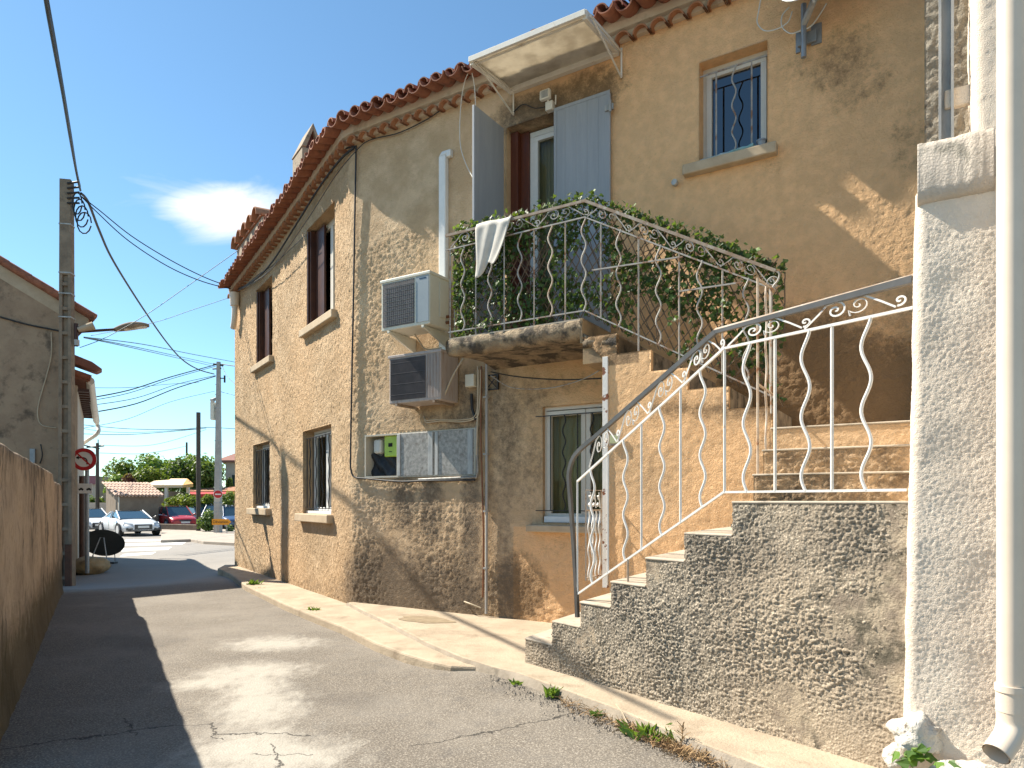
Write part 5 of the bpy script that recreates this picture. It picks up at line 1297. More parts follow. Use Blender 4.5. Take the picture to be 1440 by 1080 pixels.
for s_, nm in ((0, 'a'), (1, 'b')):
    k = MB()
    f = (lambda t: zr(t)) if s_ == 0 else (lambda t: zr(2 * TP - t))
    ta, tb = (t_a, TP) if s_ == 0 else (TP, 2 * TP + .4)
    k.slab([FG.P(ta, .14, f(ta) - .02), FG.P(tb, .14, f(tb) - .02), FG.P(tb, .14, f(tb) + .03), FG.P(ta, .14, f(ta) + .03)], sdv * 7.3)
    n_ = 14
    for q in range(n_):
        t0_ = ta + (tb - ta) * q / n_; t1_ = ta + (tb - ta) * (q + 1.12) / n_
        k.tube([FG.P(t0_, .10, f(t0_) + .055), FG.P(min(t1_, tb), .10, f(min(t1_, tb)) + .03)], [.07, .085], 8)
    k.build('roof', M['tile'], lh)
cable([FG.P(FG.t(0), .03, FG.z(0, 446)), FG.P(FG.t(40), .03, FG.z(40, 457)), FG.P(FG.t(70), .03, FG.z(70, 463)), FG.P(FG.t(92), .05, FG.z(92, 468))], .018, M['iron'], 'dark cable running across the brown gable wall')
cable([FG.P(FG.t(73), .03, FG.z(73, 468)), FG.P(FG.t(73), .03, FG.z(73, 500)), FG.P(FG.t(66), .03, FG.z(66, 530)), FG.P(FG.t(56), .03, FG.z(56, 565)), FG.P(FG.t(54), .03, FG.z(54, 585)), FG.P(FG.t(60), .03, FG.z(60, 598)), FG.P(FG.t(80), .03, FG.z(80, 602))], .011, M['cable_c'], 'pale cable loop hanging down the brown gable wall')
k = MB(); t, z = FG.t(47), FG.z(47, 642); k.box(FG, t - .05, t + .05, .0, .06, z - .14, z + .16); o_j = tag(k.build('cable_guard', M['steel'], bevel=.01), 'small grey cable guard on the brown gable wall above the garden wall', 'box')
cable([FG.P(FG.t(58), .03, FG.z(58, 625)), FG.P(FG.t(61), .05, FG.z(61, 640)), FG.P(FG.t(57), .03, FG.z(57, 652))], .012, M['iron'], 'short black cable stub above the garden wall')

# pale house further down the lane
FS = Fr((-10.5, 16.5), (-13.73 + 10.5, 21.9 - 16.5), (.858, .513))
L2 = math.hypot(3.23, 5.4)
h2 = thing('pale_house', 'pale house with sagging white gutter beyond the concrete pole', 'house', FS.P(2, 0, 0))
k = MB(); k.box(FS, .0, L2, -5, 0, -.6, 4.30); k.build('wall', M['lhouse2'], h2)
k = MB(); e0, e1 = -.25, L2 + .1
def rp_(t, o_, dz=0): return FS.P(t, o_, 4.36 - .03 * t + (.26 - o_) * .32 + dz)
k.hexa([rp_(e0, .22), rp_(e1, .26), rp_(e1, -4), rp_(e0, -4), rp_(e0, .22, .09), rp_(e1, .26, .09), rp_(e1, -4, .09), rp_(e0, -4, .09)])
for q in range(38):
    t = e0 + (e1 - e0) * q / 37; k.tube([rp_(t, .28 + random.uniform(-.02, .03), .10), rp_(t, -1.2, .10)], .075, 7)
k.build('roof', M['tile'], h2)
for q in range(14): t = .1 + q * (L2 - .2) / 13; k = MB(); k.box(FS, t - .04, t + .04, 0, .24, 4.16, 4.24); k.build('rafter', M['brown'], h2)
g_a, g_b = FS.P(-.1, .26, 4.42), FS.P(L2 + .05, .34, 4.10)
k = MB(); k.tube(smooth_path([g_a, g_a.lerp(g_b, .4) - UP * .05, g_b, g_b + Vector((.0, .1, -.35)), g_b + Vector((-.35, .1, -.62)), g_b + Vector((-.5, .1, -.72))], 8), [.095] * 17 + [.06] * 24, 10); k.build('gutter', M['wht_metal'], h2)
k = MB(); k.tube([FS.P(1.2, .06, -.4), FS.P(1.2, .06, 1.55 + .6)], .07, 8); k.build('drainpipe', M['brown'], h2)
k = MB(); q = FS.P(.4, .5, 4.45)
k.slab([FS.P(-.3, -.9, 5.05), FS.P(-.3, .40, 4.62), FS.P(-.3, .52, 4.70), FS.P(-.3, .30, 4.86), FS.P(-.3, -.9, 5.3)], FS.d * .5); k.build('verge', M['tile_far'], h2, bevel=.03)
rock(G(112, 806, -.2) + Vector((-.05, .5, .12)), .42, 'ochre lump of masonry at the foot of the pale house wall', (1.0, 1.2, .62), 2, .25, 'ochre')

# concrete pole with ladder recesses
ple = thing('concrete_pole', 'tall tapering concrete pole with ladder-like recesses beside the garden wall', 'utility pole', PX(93, 824, 14.0))
DP = 14.0; FP = Fr((-9.13, DP), (.98, .2), (.2, -.98))
xc = lambda z: (.0)
zt_ = 1.5 + (705 - 254) * DP / 960
hwz = lambda z: .135 - .032 * (z + .2) / (zt_ + .2)
def pbox(mb, a0, a1, w0, w1, z0, z1):
    mb.hexa([FP.P(a0 * hwz(z0), w0, z0), FP.P(a1 * hwz(z0), w0, z0), FP.P(a1 * hwz(z0), w1, z0), FP.P(a0 * hwz(z0), w1, z0), FP.P(a0 * hwz(z1), w0, z1), FP.P(a1 * hwz(z1), w0, z1), FP.P(a1 * hwz(z1), w1, z1), FP.P(a0 * hwz(z1), w1, z1)])
zs_ = 1.5 + (705 - 388) * DP / 960
k = MB(); pbox(k, -1, 1, -.09, .09, zs_, zt_); pbox(k, -1, -.45, -.09, .09, -.5, zs_); pbox(k, .45, 1, -.09, .09, -.5, zs_); pbox(k, -.46, .46, -.03, .03, -.5, zs_); k.build('shaft', M['concrete'], ple, bevel=.008)
k = MB(); z = -.1
while z < zs_ - .2: pbox(k, -.46, .46, -.085, .085, z, z + .07); z += .50
k.build('rungs', M['concrete'], ple, bevel=.006)
for y in (318, 386, 415, 448):
    k = MB(); z = 1.5 + (705 - y) * DP / 960; pbox(k, -1.06, 1.06, -.1, .1, z, z + .025); k.build('steel_band', M['galv'], ple)
k = MB(); z0, z1 = 1.5 + (705 - 824) * DP / 960, 1.5 + (705 - 765) * DP / 960; k.box(FP, .02, .13, .09, .15, z0, z1); k.build('cable_guard', M['rustguard'], ple)
k = MB(); q = FP.P(.12, .1, zt_ - .25)
for r_ in range(4):
    c0 = q + Vector((.12 + .03 * r_, 0, -.25 - .12 * r_)); k.tube([c0 + Vector((math.cos(a) * (.10 + .015 * r_), .03 * r_, math.sin(a) * .22)) for a in [j_ * .5 for j_ in range(13)]], .014, 5)
for r_ in range(5): k.tube([FP.P(.05, .1, zt_ - .1 - .1 * r_), FP.P(.28, .12, zt_ - .05 - .11 * r_)], .022, 5)
k.build('cable_clamp', M['iron'], ple)
lm = thing('street_lamp', 'street lamp with a cobra head bracketed to the concrete pole', 'street lamp', FP.P(.12, 0, 4.8))
def lp(x, y, D=13.9): return PX(x, y, D + .5)
k = MB(); k.tube([lp(106, 467, 13.5), lp(135, 465, 13.7), lp(165, 463, 13.9)], .028, 8); k.tube([lp(107, 455, 13.5), lp(107, 487, 13.5)], .04, 6); k.build('arm', M['brown'], lm)
k = MB(); hd = []; rr = []
for i in range(15):
    f = i / 14; hd.append(lp(160 + 50 * f, 464 - 6.5 * math.sin(f * 2.0) - 0 * f, 13.9 + .3 * f)); rr.append((.03 + .11 * math.sin(math.pi * min(1, f * .92 + .05)) ** .8, .02 + .065 * math.sin(math.pi * min(1, f * .92 + .05)) ** .8))
k.tube(hd, rr, 14); k.build('head', M['concrete'], lm)
k = MB(); hd2 = [p - UP * .035 for p in hd[4:14]]; k.tube(hd2, [(a * .8, b * .6) for a, b in rr[4:14]], 12); k.build('diffuser', M['wht_metal'], lm)
k = MB(); k.tube([lp(110, 464, 13.5), lp(132, 458, 13.6)], [.05, .09], 6); k.build('bracket_cover', M['mortar_edge'], lm)
k = MB(); k.tube([lp(108, 478, 13.5), lp(108, 486, 13.5)], .05, 8); k.build('fuse_box', M['galv'], lm)

# road signs
DS = 15.9
sg = thing('traffic_sign', 'round red-bordered no-left-turn sign on a grey post', 'road sign', PX(122, 792, DS))
k = MB(); k.tube([PX(122.5, 806, DS), PX(122.5, 636, DS)], .045, 10); k.build('post', M['steel'], sg)
c_ = PX(118, 646, DS - .12); FSg = Fr((c_.x, c_.y), (.95, .31), (.31, -.95)); zc = c_.z
def dsk(mb, r0, r1, w_, n=36):
    rows_ = [[FSg.P(math.cos(a) * r, w_, zc + math.sin(a) * r) for a in [2 * math.pi * i / n for i in range(n + 1)]] for r in (r0, r1)]
    mb.grid(rows_, sm=False)
k = MB(); k.disc(FSg.P(0, 0, zc), FSg.n, .262, .02, 36); pn = k.build('plate', M['sign_white'], sg)
k = MB(); dsk(k, .176, .256, .014); k.build('red_ring', M['sign_red'], pn, recalc=False)
k = MB()
arc = [(-.15, .045), (-.02, .045)] + [(-.02 + .10 * math.sin(a), -.055 + .10 * math.cos(a)) for a in [j_ * math.pi / 2 / 8 for j_ in range(1, 9)]] + [(.08, -.14)]
for i in range(len(arc) - 1):
    (x1, y1), (x2, y2) = arc[i], arc[i + 1]; d = Vector((x2 - x1, y2 - y1, 0)).normalized(); n_ = Vector((-d.y, d.x, 0)) * .018
    k.quad(*[FSg.P(a * .82, .0135, zc + b * .82) for a, b in ((x1 - n_.x, y1 - n_.y), (x2 - n_.x, y2 - n_.y), (x2 + n_.x, y2 + n_.y), (x1 + n_.x, y1 + n_.y))])
k.quad(*[FSg.P(a * .82, .0135, zc + b * .82) for a, b in ((-.20, .045), (-.12, .10), (-.12, -.01))])
k.build('arrow', M['sign_black'], pn, recalc=False)
k = MB(); k.quad(*[FSg.P(a * .82, .0165, zc + b * .82) for a, b in ((-.175, .145), (-.145, .175), (.175, -.145), (.145, -.175))]); k.build('red_bar', M['sign_red'], pn, recalc=False)
c2 = PX(119.5, 687, DS - .1); z2 = c2.z
k = MB(); k.box(FSg, -.13, .17, -.01, .01, z2 - .115, z2 + .115); pl2 = k.build('plate', M['sign_white'], sg, bevel=.004)
for cx in (-.055, .10):
    k = MB(); k.box(FSg, cx - .05, cx + .05, .010, .012, z2 - .035, z2 - .005); k.box(FSg, cx - .025, cx + .03, .010, .012, z2 - .005, z2 + .015)
    for q in (-.03, .03): k.disc(FSg.P(cx + q, .011, z2 - .037), FSg.n, .012, .003, 8)
    k.build('vehicle_symbol', M['sign_black'], pl2)
# temporary sign seen from behind
DB = 18.8
bs_ = thing('temporary_sign', 'round temporary road sign seen from behind on a folding tubular stand', 'road sign', PX(145, 792, DB))
cB = PX(146, 763.5, DB); FBk = Fr((cB.x, cB.y), (.93, .36), (.36, -.93))
axB = (FBk.n * .78 + UP * -.62).normalized(); upB = axB.cross(FBk.d).normalized()
k = MB(); nseg = 40; rr = .485
pA = [cB + FBk.d * math.cos(a) * rr * 1.03 + upB * math.sin(a) * rr * .97 for a in [2 * math.pi * i / nseg for i in range(nseg)]]
k.slab(pA, axB * -.02); k.build('plate', M['plastic_dark'], bs_)
k = MB(); k.tube(pA + [pA[0]], .014, 6); k.build('rim', M['plastic_dark'], bs_)
gB = lambda x, y, D=DB: PX(x, y, D)
k = MB(); k.tube([gB(126, 792, 18.5), gB(141, 756, 18.5), gB(146, 756, 18.5), gB(151, 792, 18.5)], .014, 6); k.tube([gB(124, 792, 18.4), gB(152, 791.5, 18.4)], .014, 6); k.build('front_leg', M['galv'], bs_)
k = MB(); k.tube([gB(131, 787, 19.5), gB(131, 762, 19.2)], .011, 6); k.tube([gB(162, 789, 19.5), gB(160, 762, 19.2)], .011, 6); k.build('rear_leg', M['steel'], bs_)
k = MB(); a = gB(138, 790, 18.7); k.box(Fr((a.x, a.y), (1, 0), (0, -1)), -.28, .22, -.1, .1, -.265, -.22); a = gB(153, 786, 19.3); k.box(Fr((a.x, a.y), (1, 0), (0, -1)), -.25, .2, -.1, .1, -.265, -.21); k.build('ballast', M['black'], bs_)

# ================================================================== OVERHEAD CABLES
def wire(pts, D0, D1, r, label, mat='iron', k_=6):
    # a cable between two real supports at distances D0 and D1
    tot = sum(math.hypot(pts[i + 1][0] - pts[i][0], pts[i + 1][1] - pts[i][1]) for i in range(len(pts) - 1)); s_ = 0; out_ = []
    for i, (x, y) in enumerate(pts):
        if i: s_ += math.hypot(x - pts[i - 1][0], y - pts[i - 1][1])
        f = s_ / tot; D = 1 / ((1 - f) / D0 + f / D1); out_.append(PX(x, y, D))
    return cable(out_, r, M[mat], label, 'cable', 'overhead_cable', k_, 5)
wire([(60, -30), (66, 10), (75, 60), (88, 130), (98, 190), (107, 240), (113, 268)], 6.5, 14.1, .022, 'thick black twisted cable coming down to the top of the concrete pole')
wire([(62, -30), (69, 10), (78, 60), (90, 130), (100, 190), (108, 240), (113, 262)], 6.5, 14.1, .012, 'thin black cable wound beside the thick one above the pole top')
wire([(114, 272), (124, 284), (140, 325), (160, 368), (200, 432), (235, 482), (258, 507), (280, 520), (301, 526)], 14.1, 36, .028, 'thick black cable sagging from the near pole to the far concrete pole')
wire([(114, 276), (140, 296), (185, 332), (240, 366), (290, 391), (327, 404)], 14.1, 14.9, .011, 'upper of two black cables from the near pole to the house corner')
wire([(114, 276), (138, 300), (180, 338), (235, 374), (285, 396), (328, 407)], 14.1, 14.9, .011, 'lower of two black cables from the near pole to the house corner')
wire([(112, 489), (150, 474), (205, 443), (260, 405), (335, 352)], 13.6, 15, .007, 'thin straight cable rising from the street lamp to the chimney', 'wire_teal')
wire([(128, 472), (215, 454), (270, 436), (324, 418)], 15, 15.2, .006, 'very thin cable reaching the rainwater spout', 'wire_teal')
wire([(118, 474), (200, 484), (270, 498), (340, 511)], 16, 30, .011, 'highest of three pale cables passing above the far concrete pole', 'wire_teal')
wire([(118, 474), (200, 490), (300, 512)], 15, 36, .011, 'middle of three pale cables from the near pole to the far pole', 'wire_teal')
wire([(118, 475), (190, 490), (296, 514)], 15, 36, .011, 'lowest of three pale cables from the near pole to the far pole', 'wire_teal')
wire([(112, 562), (180, 549), (240, 530), (303, 513)], 24, 36, .024, 'black cable bundle, highest of those coming from the left to the far pole')
wire([(112, 566), (180, 553), (240, 533), (303, 515)], 24, 36, .014, 'black cable just below the highest bundle from the left')
wire([(112, 572), (190, 560), (250, 540), (303, 528)], 24, 36, .014, 'thin black cable third down from the left to the far pole')
wire([(112, 583), (190, 568), (250, 545), (303, 529)], 24, 36, .024, 'lowest thick black cable from the left to the far pole')
wire([(112, 545), (180, 545), (240, 540), (280, 538)], 30, 50, .014, 'pale distant cable level with the box on the far pole', 'wire_teal')
wire([(112, 603), (180, 589), (240, 565), (302, 550)], 24, 36, .010, 'thin pale cable curving up to the lamp of the far pole', 'wire_teal')
wire([(112, 597), (180, 603), (250, 604), (290, 601), (345, 604)], 40, 46, .020, 'long level cable passing behind the dark wooden pole', 'wire_teal')
wire([(112, 610), (180, 611), (250, 606), (290, 602)], 40, 46, .020, 'slightly sagging cable under the long level one', 'wire_teal')
wire([(112, 602), (150, 607), (200, 608), (290, 602)], 40, 46, .014, 'faint cable between the long level one and the sagging one', 'wire_teal')
wire([(140, 626), (200, 627), (240, 620), (290, 604)], 42, 46, .014, 'faint cable from the small cross-arm pole rising to the right', 'wire_teal')
wire([(140, 637), (200, 638), (240, 632), (262, 627)], 42, 70, .018, 'faint cable from the small cross-arm pole to the distant stub pole', 'wire_teal')
wire([(312, 512), (325, 514), (342, 516)], 36, 34, .024, 'short cable leaving the far pole top to the right behind the house')
wire([(312, 514), (320, 530), (340, 548)], 36, 33, .014, 'stay wire dropping from the far pole behind the house')
wire([(311, 551), (345, 560)], 36, 34, .012, 'lower short cable leaving the far pole to the right')

# ================================================================== FAR SIDE OF THE CROSSROADS
ZG = -.26
def cpole(x, y0, y1, D, r0, r1, mat): 
    k = MB(); a, b = PX(x, y1, D), PX(x, y0, D); a.z = ZG - .3; k.tube([a, b], [r0, r1], 8); return k
fp = thing('concrete_pole', 'pale concrete pole carrying cables and a red sign across the street', 'utility pole', PX(306, 752, 36))
k = MB(); a, b = PX(306.5, 752, 36), PX(307.5, 509, 36); a.z = ZG - .3
k.tube([a, b], [(.27, .24), (.13, .12)], 4); k.build('shaft', M['lconcrete'], fp, bevel=.02)
k = MB(); k.box(Fr((a.x, a.y), (1, 0), (0, -1)), -.33, -.15, -.1, .2, 1.5 + 105 * .0375 + .35, 1.5 + 130 * .0375 + .35); k.build('box', M['ac_cream'], fp, bevel=.02)
k = MB(); k.tube([PX(304, 560, 35.7), PX(298, 564, 35.5)], [.06, .13], 8); k.build('lamp', M['galv'], fp)
k = MB(); k.tube([PX(309, 532, 36), PX(317, 532, 36)], .03, 5); k.tube([PX(316, 528, 36), PX(316, 538, 36)], .05, 5); k.tube([PX(300, 512, 36), PX(314, 514, 36)], .05, 5); k.tube([PX(299, 519, 36), PX(311, 518, 36)], .04, 5); k.build('cross_arm', M['iron'], fp)
for y in (541, 555, 574, 620, 650, 690, 707, 720):
    k = MB(); q = PX(306.8, y, 36); hw = .13 + (.27 - .13) * (y - 509) / 243; k.tube([q - UP * .015, q + UP * .015], (hw * 1.05, hw), 4); k.build('steel_band', M['galv'], fp)
ne = thing('traffic_sign', 'small red no-entry sign fixed to the far concrete pole', 'road sign', PX(306.5, 695, 35.6))
q = PX(306.5, 695, 35.62); k = MB(); k.disc(q, (.45, -.9, 0), .225, .02, 28); k.build('rim', M['sign_white'], ne)
k = MB(); q = PX(306.5, 695, 35.60); k.disc(q, (.45, -.9, 0), .20, .02, 28); k.build('plate', M['sign_red'], ne)
fr_ = Fr((q.x, q.y), (.9, .45), (.45, -.9)); k = MB(); k.box(fr_, -.14, .14, .008, .016, q.z - .035, q.z + .03); k.build('white_bar', M['sign_white'], ne)
ar = thing('direction_sign', 'orange-yellow arrow-shaped detour sign on two thin legs', 'road sign', PX(310, 752, 35))
q = PX(298, 734, 35); fr_ = Fr((q.x, q.y), (1, .05), (.05, -1)); z = q.z
k = MB(); k.slab([fr_.P(a, 0, z + b) for a, b in ((0, -.15), (.82, -.15), (.97, 0), (.82, .15), (0, .15))], fr_.n * -.02); k.build('plate', M['sign_yel'], ar)
k = MB()
for t in (.2, .74): k.tube([fr_.P(t, -.04, z - .1), fr_.P(t, -.04, ZG - .05)], .018, 6)
k.build('legs', M['galv'], ar)
fc = bpy.data.curves.new('lettering', 'FONT'); fc.body = "D\u00e9viation"; fc.size = .2; fc.extrude = .002; fc.align_x = 'CENTER'; fc.align_y = 'CENTER'
ft_ = bpy.data.objects.new('lettering', fc); COL.objects.link(ft_); bpy.context.view_layer.update()
lm_ = bpy.data.meshes.new_from_object(ft_.evaluated_get(bpy.context.evaluated_depsgraph_get())); bpy.data.objects.remove(ft_)
lm_.materials.clear(); lm_.materials.append(M['sign_black'])
fo = bpy.data.objects.new('lettering', lm_); COL.objects.link(fo); fo.parent = ar
fo.location = fr_.P(.43, .004, z) - ar.location; fo.rotation_euler = (R(90), 0, math.atan2(.05, 1))
k = cpole(279, 580, 748, 38, .13, .12, 'wood'); tag(k.build('wooden_pole', M['wood_pole']), 'plain dark wooden pole between the parked cars', 'utility pole')
cp_ = thing('wooden_pole', 'small dark pole with a cross-arm beyond the crossroads', 'utility pole', PX(137, 740, 42))
cpole(137, 623, 740, 42, .13, .09, 'wood').build('shaft', M['wood_pole'], cp_)
k = MB(); k.tube([PX(122, 629, 42), PX(146, 627, 42)], .05, 5); k.tube([PX(118, 626, 42), PX(140, 631, 42)], .04, 5); k.tube([PX(138, 618, 42), PX(138, 630, 42)], .03, 5); k.build('cross_arm', M['iron'], cp_)
tag(cpole(262.5, 622, 700, 70, .13, .1, 'wood').build('wooden_pole', M['wood_pole']), 'distant stub of a dark pole rising behind the trees', 'utility pole')
# far pavement, kerb and the low wall in front of the parked cars
k = MB(); ft = [G(x, y, -.14) for x, y in ((226, 759.5), (268, 758), (286, 761), (345, 764))] + [PX(360, 738, 44), PX(228, 738, 46)]
for p in ft: p.z = -.14
k.prism(ft, -.5); tag(k.build('far_pavement', M['lpave'], bevel=.02), kind='structure')
k = MB(); a, b = PX(222, 748, 40.2), PX(277, 748, 38.6); fr_ = Fr((a.x, a.y), (b.x - a.x, b.y - a.y), (0, -1)); Lw = (b - a).length
k.box(fr_, -1.5, Lw, -.25, 0, -.5, .12); k.box(fr_, -1.5, Lw + .03, -.28, .03, .12, .17)
tag(k.build('low_wall', M['gw2'], bevel=.01), 'low grey-brown wall in front of the red car', 'wall')
# zebra crossing
for i, (xa, ya, xb, yb, h_) in enumerate(((172, 758.5, 262, 757.5, 3.2), (170, 764, 256, 762.5, 3.6), (166, 771, 236, 769, 4.6), (168, 779, 214, 776, 3.8))):
    k = MB(); pts_ = [G(xa, ya + h_, ZG + .004), G(xb, yb + h_ * .9, ZG + .004), G(xb + 6, yb, ZG + .004), G(xa + 6, ya, ZG + .004)]
    k.quad(*pts_); tag(k.build('crosswalk_stripe', M['white_paint'], recalc=False), kind='structure')
# shed
q0 = PX(167, 745, 41); fs_ = Fr((q0.x, q0.y), (.74, .68), (.68, -.74))
shd = thing('shed', 'small grey-brown shed with a pale tiled lean-to roof', 'shed', (q0.x, q0.y, ZG))
Ls = fs_.t(223)
k = MB(); k.slab([fs_.P(0, 0, -.5), fs_.P(0, 0, 1.82), fs_.P(0, -3.2, 2.62), fs_.P(0, -3.2, -.5)], fs_.d * Ls); k.build('wall', M['gw2'], shd)
k = MB(); nn = int((Ls + .5) / .2) * 6; rows_ = []
for w_ in (.25, -.4, -1.1, -1.8, -2.5, -3.3):
    rows_.append([fs_.P(-.2 + (Ls + .4) * i / nn, w_, 1.80 + (.25 - w_) * .245 + .05 * math.cos(i / 6 * 2 * math.pi) + .03) for i in range(nn + 1)])
k.grid(rows_); k.build('roof', M['tile_pale'], shd, recalc=False, solid=.04)
k = MB()
for j_, w_ in enumerate((.26, -.45, -1.15, -1.85, -2.55)):
    for i in range(nn // 6 + 1):
        t = -.2 + (Ls + .4) * i * 6 / nn; zz = 1.80 + (.25 - w_) * .245 + .05
        if t < Ls + .25: shell(k, fs_.P(t, w_ - .5, zz + .1225 + .02), (fs_.n - UP * .245).normalized(), fs_.d, UP, .075, .52, .015, 1, 5)
k.build('cover_tiles', M['tile_pale'], shd, recalc=False)
k = MB(); k.box(fs_, -.02, .02, .01, .05, -.3, 1.8); k.build('drainpipe', M['wht_metal'], shd)
# awnings of the cafe
def quadp(*a): return [PX(x, y, D) for x, y, D in a]
aw = thing('awning', 'cream striped awning with an orange side on white posts', 'awning', PX(250, 715, 48))
k = MB()
k.slab(quadp((240, 673, 50), (263, 673, 50), (257, 682, 46.5), (229, 682, 46.5)), (0, 0, -.05)); k.slab(quadp((217, 676, 50), (241, 674.5, 50), (228, 682, 46.5), (204, 682, 46.5)), (0, 0, -.05)); k.build('roof_fabric', M['aw_cream'], aw)
k = MB(); k.slab(quadp((263, 673, 50), (271, 680, 48.5), (271, 685, 48.5), (257, 685.5, 46.5), (257, 682, 46.5)), (.03, 0, 0)); k.build('side_fabric', M['aw_orange'], aw)
k = MB(); pa, pb = PX(204, 682, 46.5), PX(257, 682, 46.5); nseg = 30
for i in range(nseg):
    a, b = pa.lerp(pb, i / nseg), pa.lerp(pb, (i + 1) / nseg); k.quad(a, b, b - UP * .16, (a + b) / 2 - UP * .20, a - UP * .16)
k.build('valance', M['aw_cream'], aw, recalc=False, solid=.02)
for x, y, D in ((234, 683, 46.6), (264.5, 676, 49)):
    k = MB(); a = PX(x, y, D); k.box(Fr((a.x, a.y), (1, 0), (0, -1)), -.09, .09, -.09, .09, ZG, a.z); k.build('post', M['wht_metal'], aw, bevel=.01)
rd = thing('awning', 'long red awning under a terracotta roof edge behind the hedge', 'awning', PX(300, 705, 52))
k = MB(); k.slab(quadp((268, 691, 54), (345, 690, 54), (345, 694, 51), (262, 695, 51)), (0, 0, -.05)); k.build('fabric', M['aw_red'], rd)
k = MB(); pa, pb = PX(262, 695, 51), PX(345, 694, 51)
for i in range(40):
    a, b = pa.lerp(pb, i / 40), pa.lerp(pb, (i + 1) / 40); k.quad(a, b, b - UP * .2, (a + b) / 2 - UP * .26, a - UP * .2)
k.build('valance', M['aw_red'], rd, recalc=False, solid=.02)
k = MB(); k.slab(quadp((268, 687, 55), (345, 684, 55), (345, 690, 53), (266, 691, 53)), (0, 0, -.12)); k.build('roof_edge', M['tile_clean'], rd)
cf = MB(); a = PX(222, 720, 56); cf.box(Fr((a.x, a.y), (1, 0), (0, -1)), 0, 14, -4, 0, -.5, 2.3); tag(cf.build('cafe_building', M['gw2'], bevel=.02), 'low dark building behind the awnings and hedge', 'building')
fh = thing('far_house', 'beige house with a terracotta roof behind the far pole', 'house', PX(330, 720, 62))
a = PX(311, 720, 62); fr_ = Fr((a.x, a.y), (1, 0), (0, -1))
k = MB(); k.box(fr_, .4, 12, -8, 0, -.5, 1.5 + 56 * 62 / 960); k.build('wall', M['lhouse2'], fh)
k = MB(); z0, z1 = 1.5 + 55 * 62 / 960, 1.5 + 70 * 62 / 960; k.slab([fr_.P(-.3, .5, z0), fr_.P(-.3, .5, z0 + .15), fr_.P(-.3, -4, z1 + .15), fr_.P(-.3, -8.5, z0 + .1), fr_.P(-.3, -8.5, z0)], fr_.d * 13); k.build('roof', M['tile_far'], fh)
k = MB(); k.box(fr_, 1.0, 1.9, .0, .03, 2.6, 3.9); k.build('window', M['c_glass'], fh)
lw = MB(); a = PX(104, 738, 46); lw.box(Fr((a.x, a.y), (1, 0), (0, -1)), 0, 2.2, -.3, 0, -.5, 1.4); tag(lw.build('low_wall', M['lhouse2'], bevel=.02), 'pale low wall at the far left beyond the sign post', 'wall')
sh_ = thing('shop', 'distant shop front with a dull maroon fascia seen past the signs', 'building', PX(125, 720, 60))
a = PX(96, 720, 60); fr_ = Fr((a.x, a.y), (1, 0), (0, -1))
k = MB(); k.box(fr_, 0, 2.6, -5, 0, -.5, 3.7); k.build('wall', M['lhouse2'], sh_); k = MB(); k.box(fr_, -.1, 2.7, .0, .2, 3.0, 3.75); k.build('fascia', M['maroon'], sh_)
for x, y, D, r_, lab in ((152, 652, 90, .05, 'thin distant mast left of the trees'), (158, 660, 90, .05, 'shorter thin distant mast left of the trees')):
    k = MB(); k.tube([PX(x, 705, D), PX(x, y, D)], r_, 5); tag(k.build('mast', M['galv']), lab, 'mast')

# distant ground rise
k = MB(); rows_ = [[], []]
for i in range(120):
    x = -600 + i * 10; h_ = 6 + 5 * noise.noise(Vector((x * .01, 0, 0))) + 2 * noise.noise(Vector((x * .05, 1, 0)))
    rows_[0].append(Vector((x, 420 + x * .1, -1))); rows_[1].append(Vector((x, 440 + x * .1, h_)))
rows_.append([p + Vector((0, 120, -8)) for p in rows_[1]])
k.grid(rows_); tag(k.build('hills', M['hill'], recalc=False), kind='structure')

# ------------------------------------------------------------------ plants
def qleaf(mb, vals, c, n_, s_, v):
    n_ = n_.normalized(); a = n_.orthogonal().normalized(); b = n_.cross(a); th = random.random() * 6.28
    u_ = (a * math.cos(th) + b * math.sin(th)) * s_; w_ = (b * math.cos(th) - a * math.sin(th)) * s_ * .6
    i = len(mb.v); mb.v += [c - u_, c + w_ + n_ * s_ * .12, c + u_, c - w_ + n_ * s_ * .12]; mb.f.append([i, i + 1, i + 2, i + 3]); mb.sm.append(False); vals += [v] * 4
def crown(parent, mat, clumps, n, s_, name='crown', seed=0):
    mb = MB(); vals = []
    tot = sum(c[1][0] * c[1][1] * c[1][2] for c in clumps) ** 1
    for c, rad in clumps:
        m_ = int(n * (rad[0] * rad[1] * rad[2]) ** .67 / sum((k_[1][0] * k_[1][1] * k_[1][2]) ** .67 for k_ in clumps))
        base = random.random() * .6
        for q in range(m_):
            v = Vector((random.gauss(0, 1), random.gauss(0, 1), random.gauss(0, 1))).normalized(); rr = random.random() ** .33
            d = 1 + .35 * noise.noise(v * 2.2 + Vector(c)) + .2 * noise.noise(v * 5)
            p = Vector(c) + Vector((v.x * rad[0], v.y * rad[1], v.z * rad[2])) * rr * d
            qleaf(mb, vals, p, v + Vector((random.gauss(0, .6), random.gauss(0, .6), random.gauss(.3, .6))), s_ * random.uniform(.6, 1.3), min(1, max(0, base + random.gauss(.15, .22))))
    return mb.build(name, mat, parent, attrs={'leaf': vals}, recalc=False)
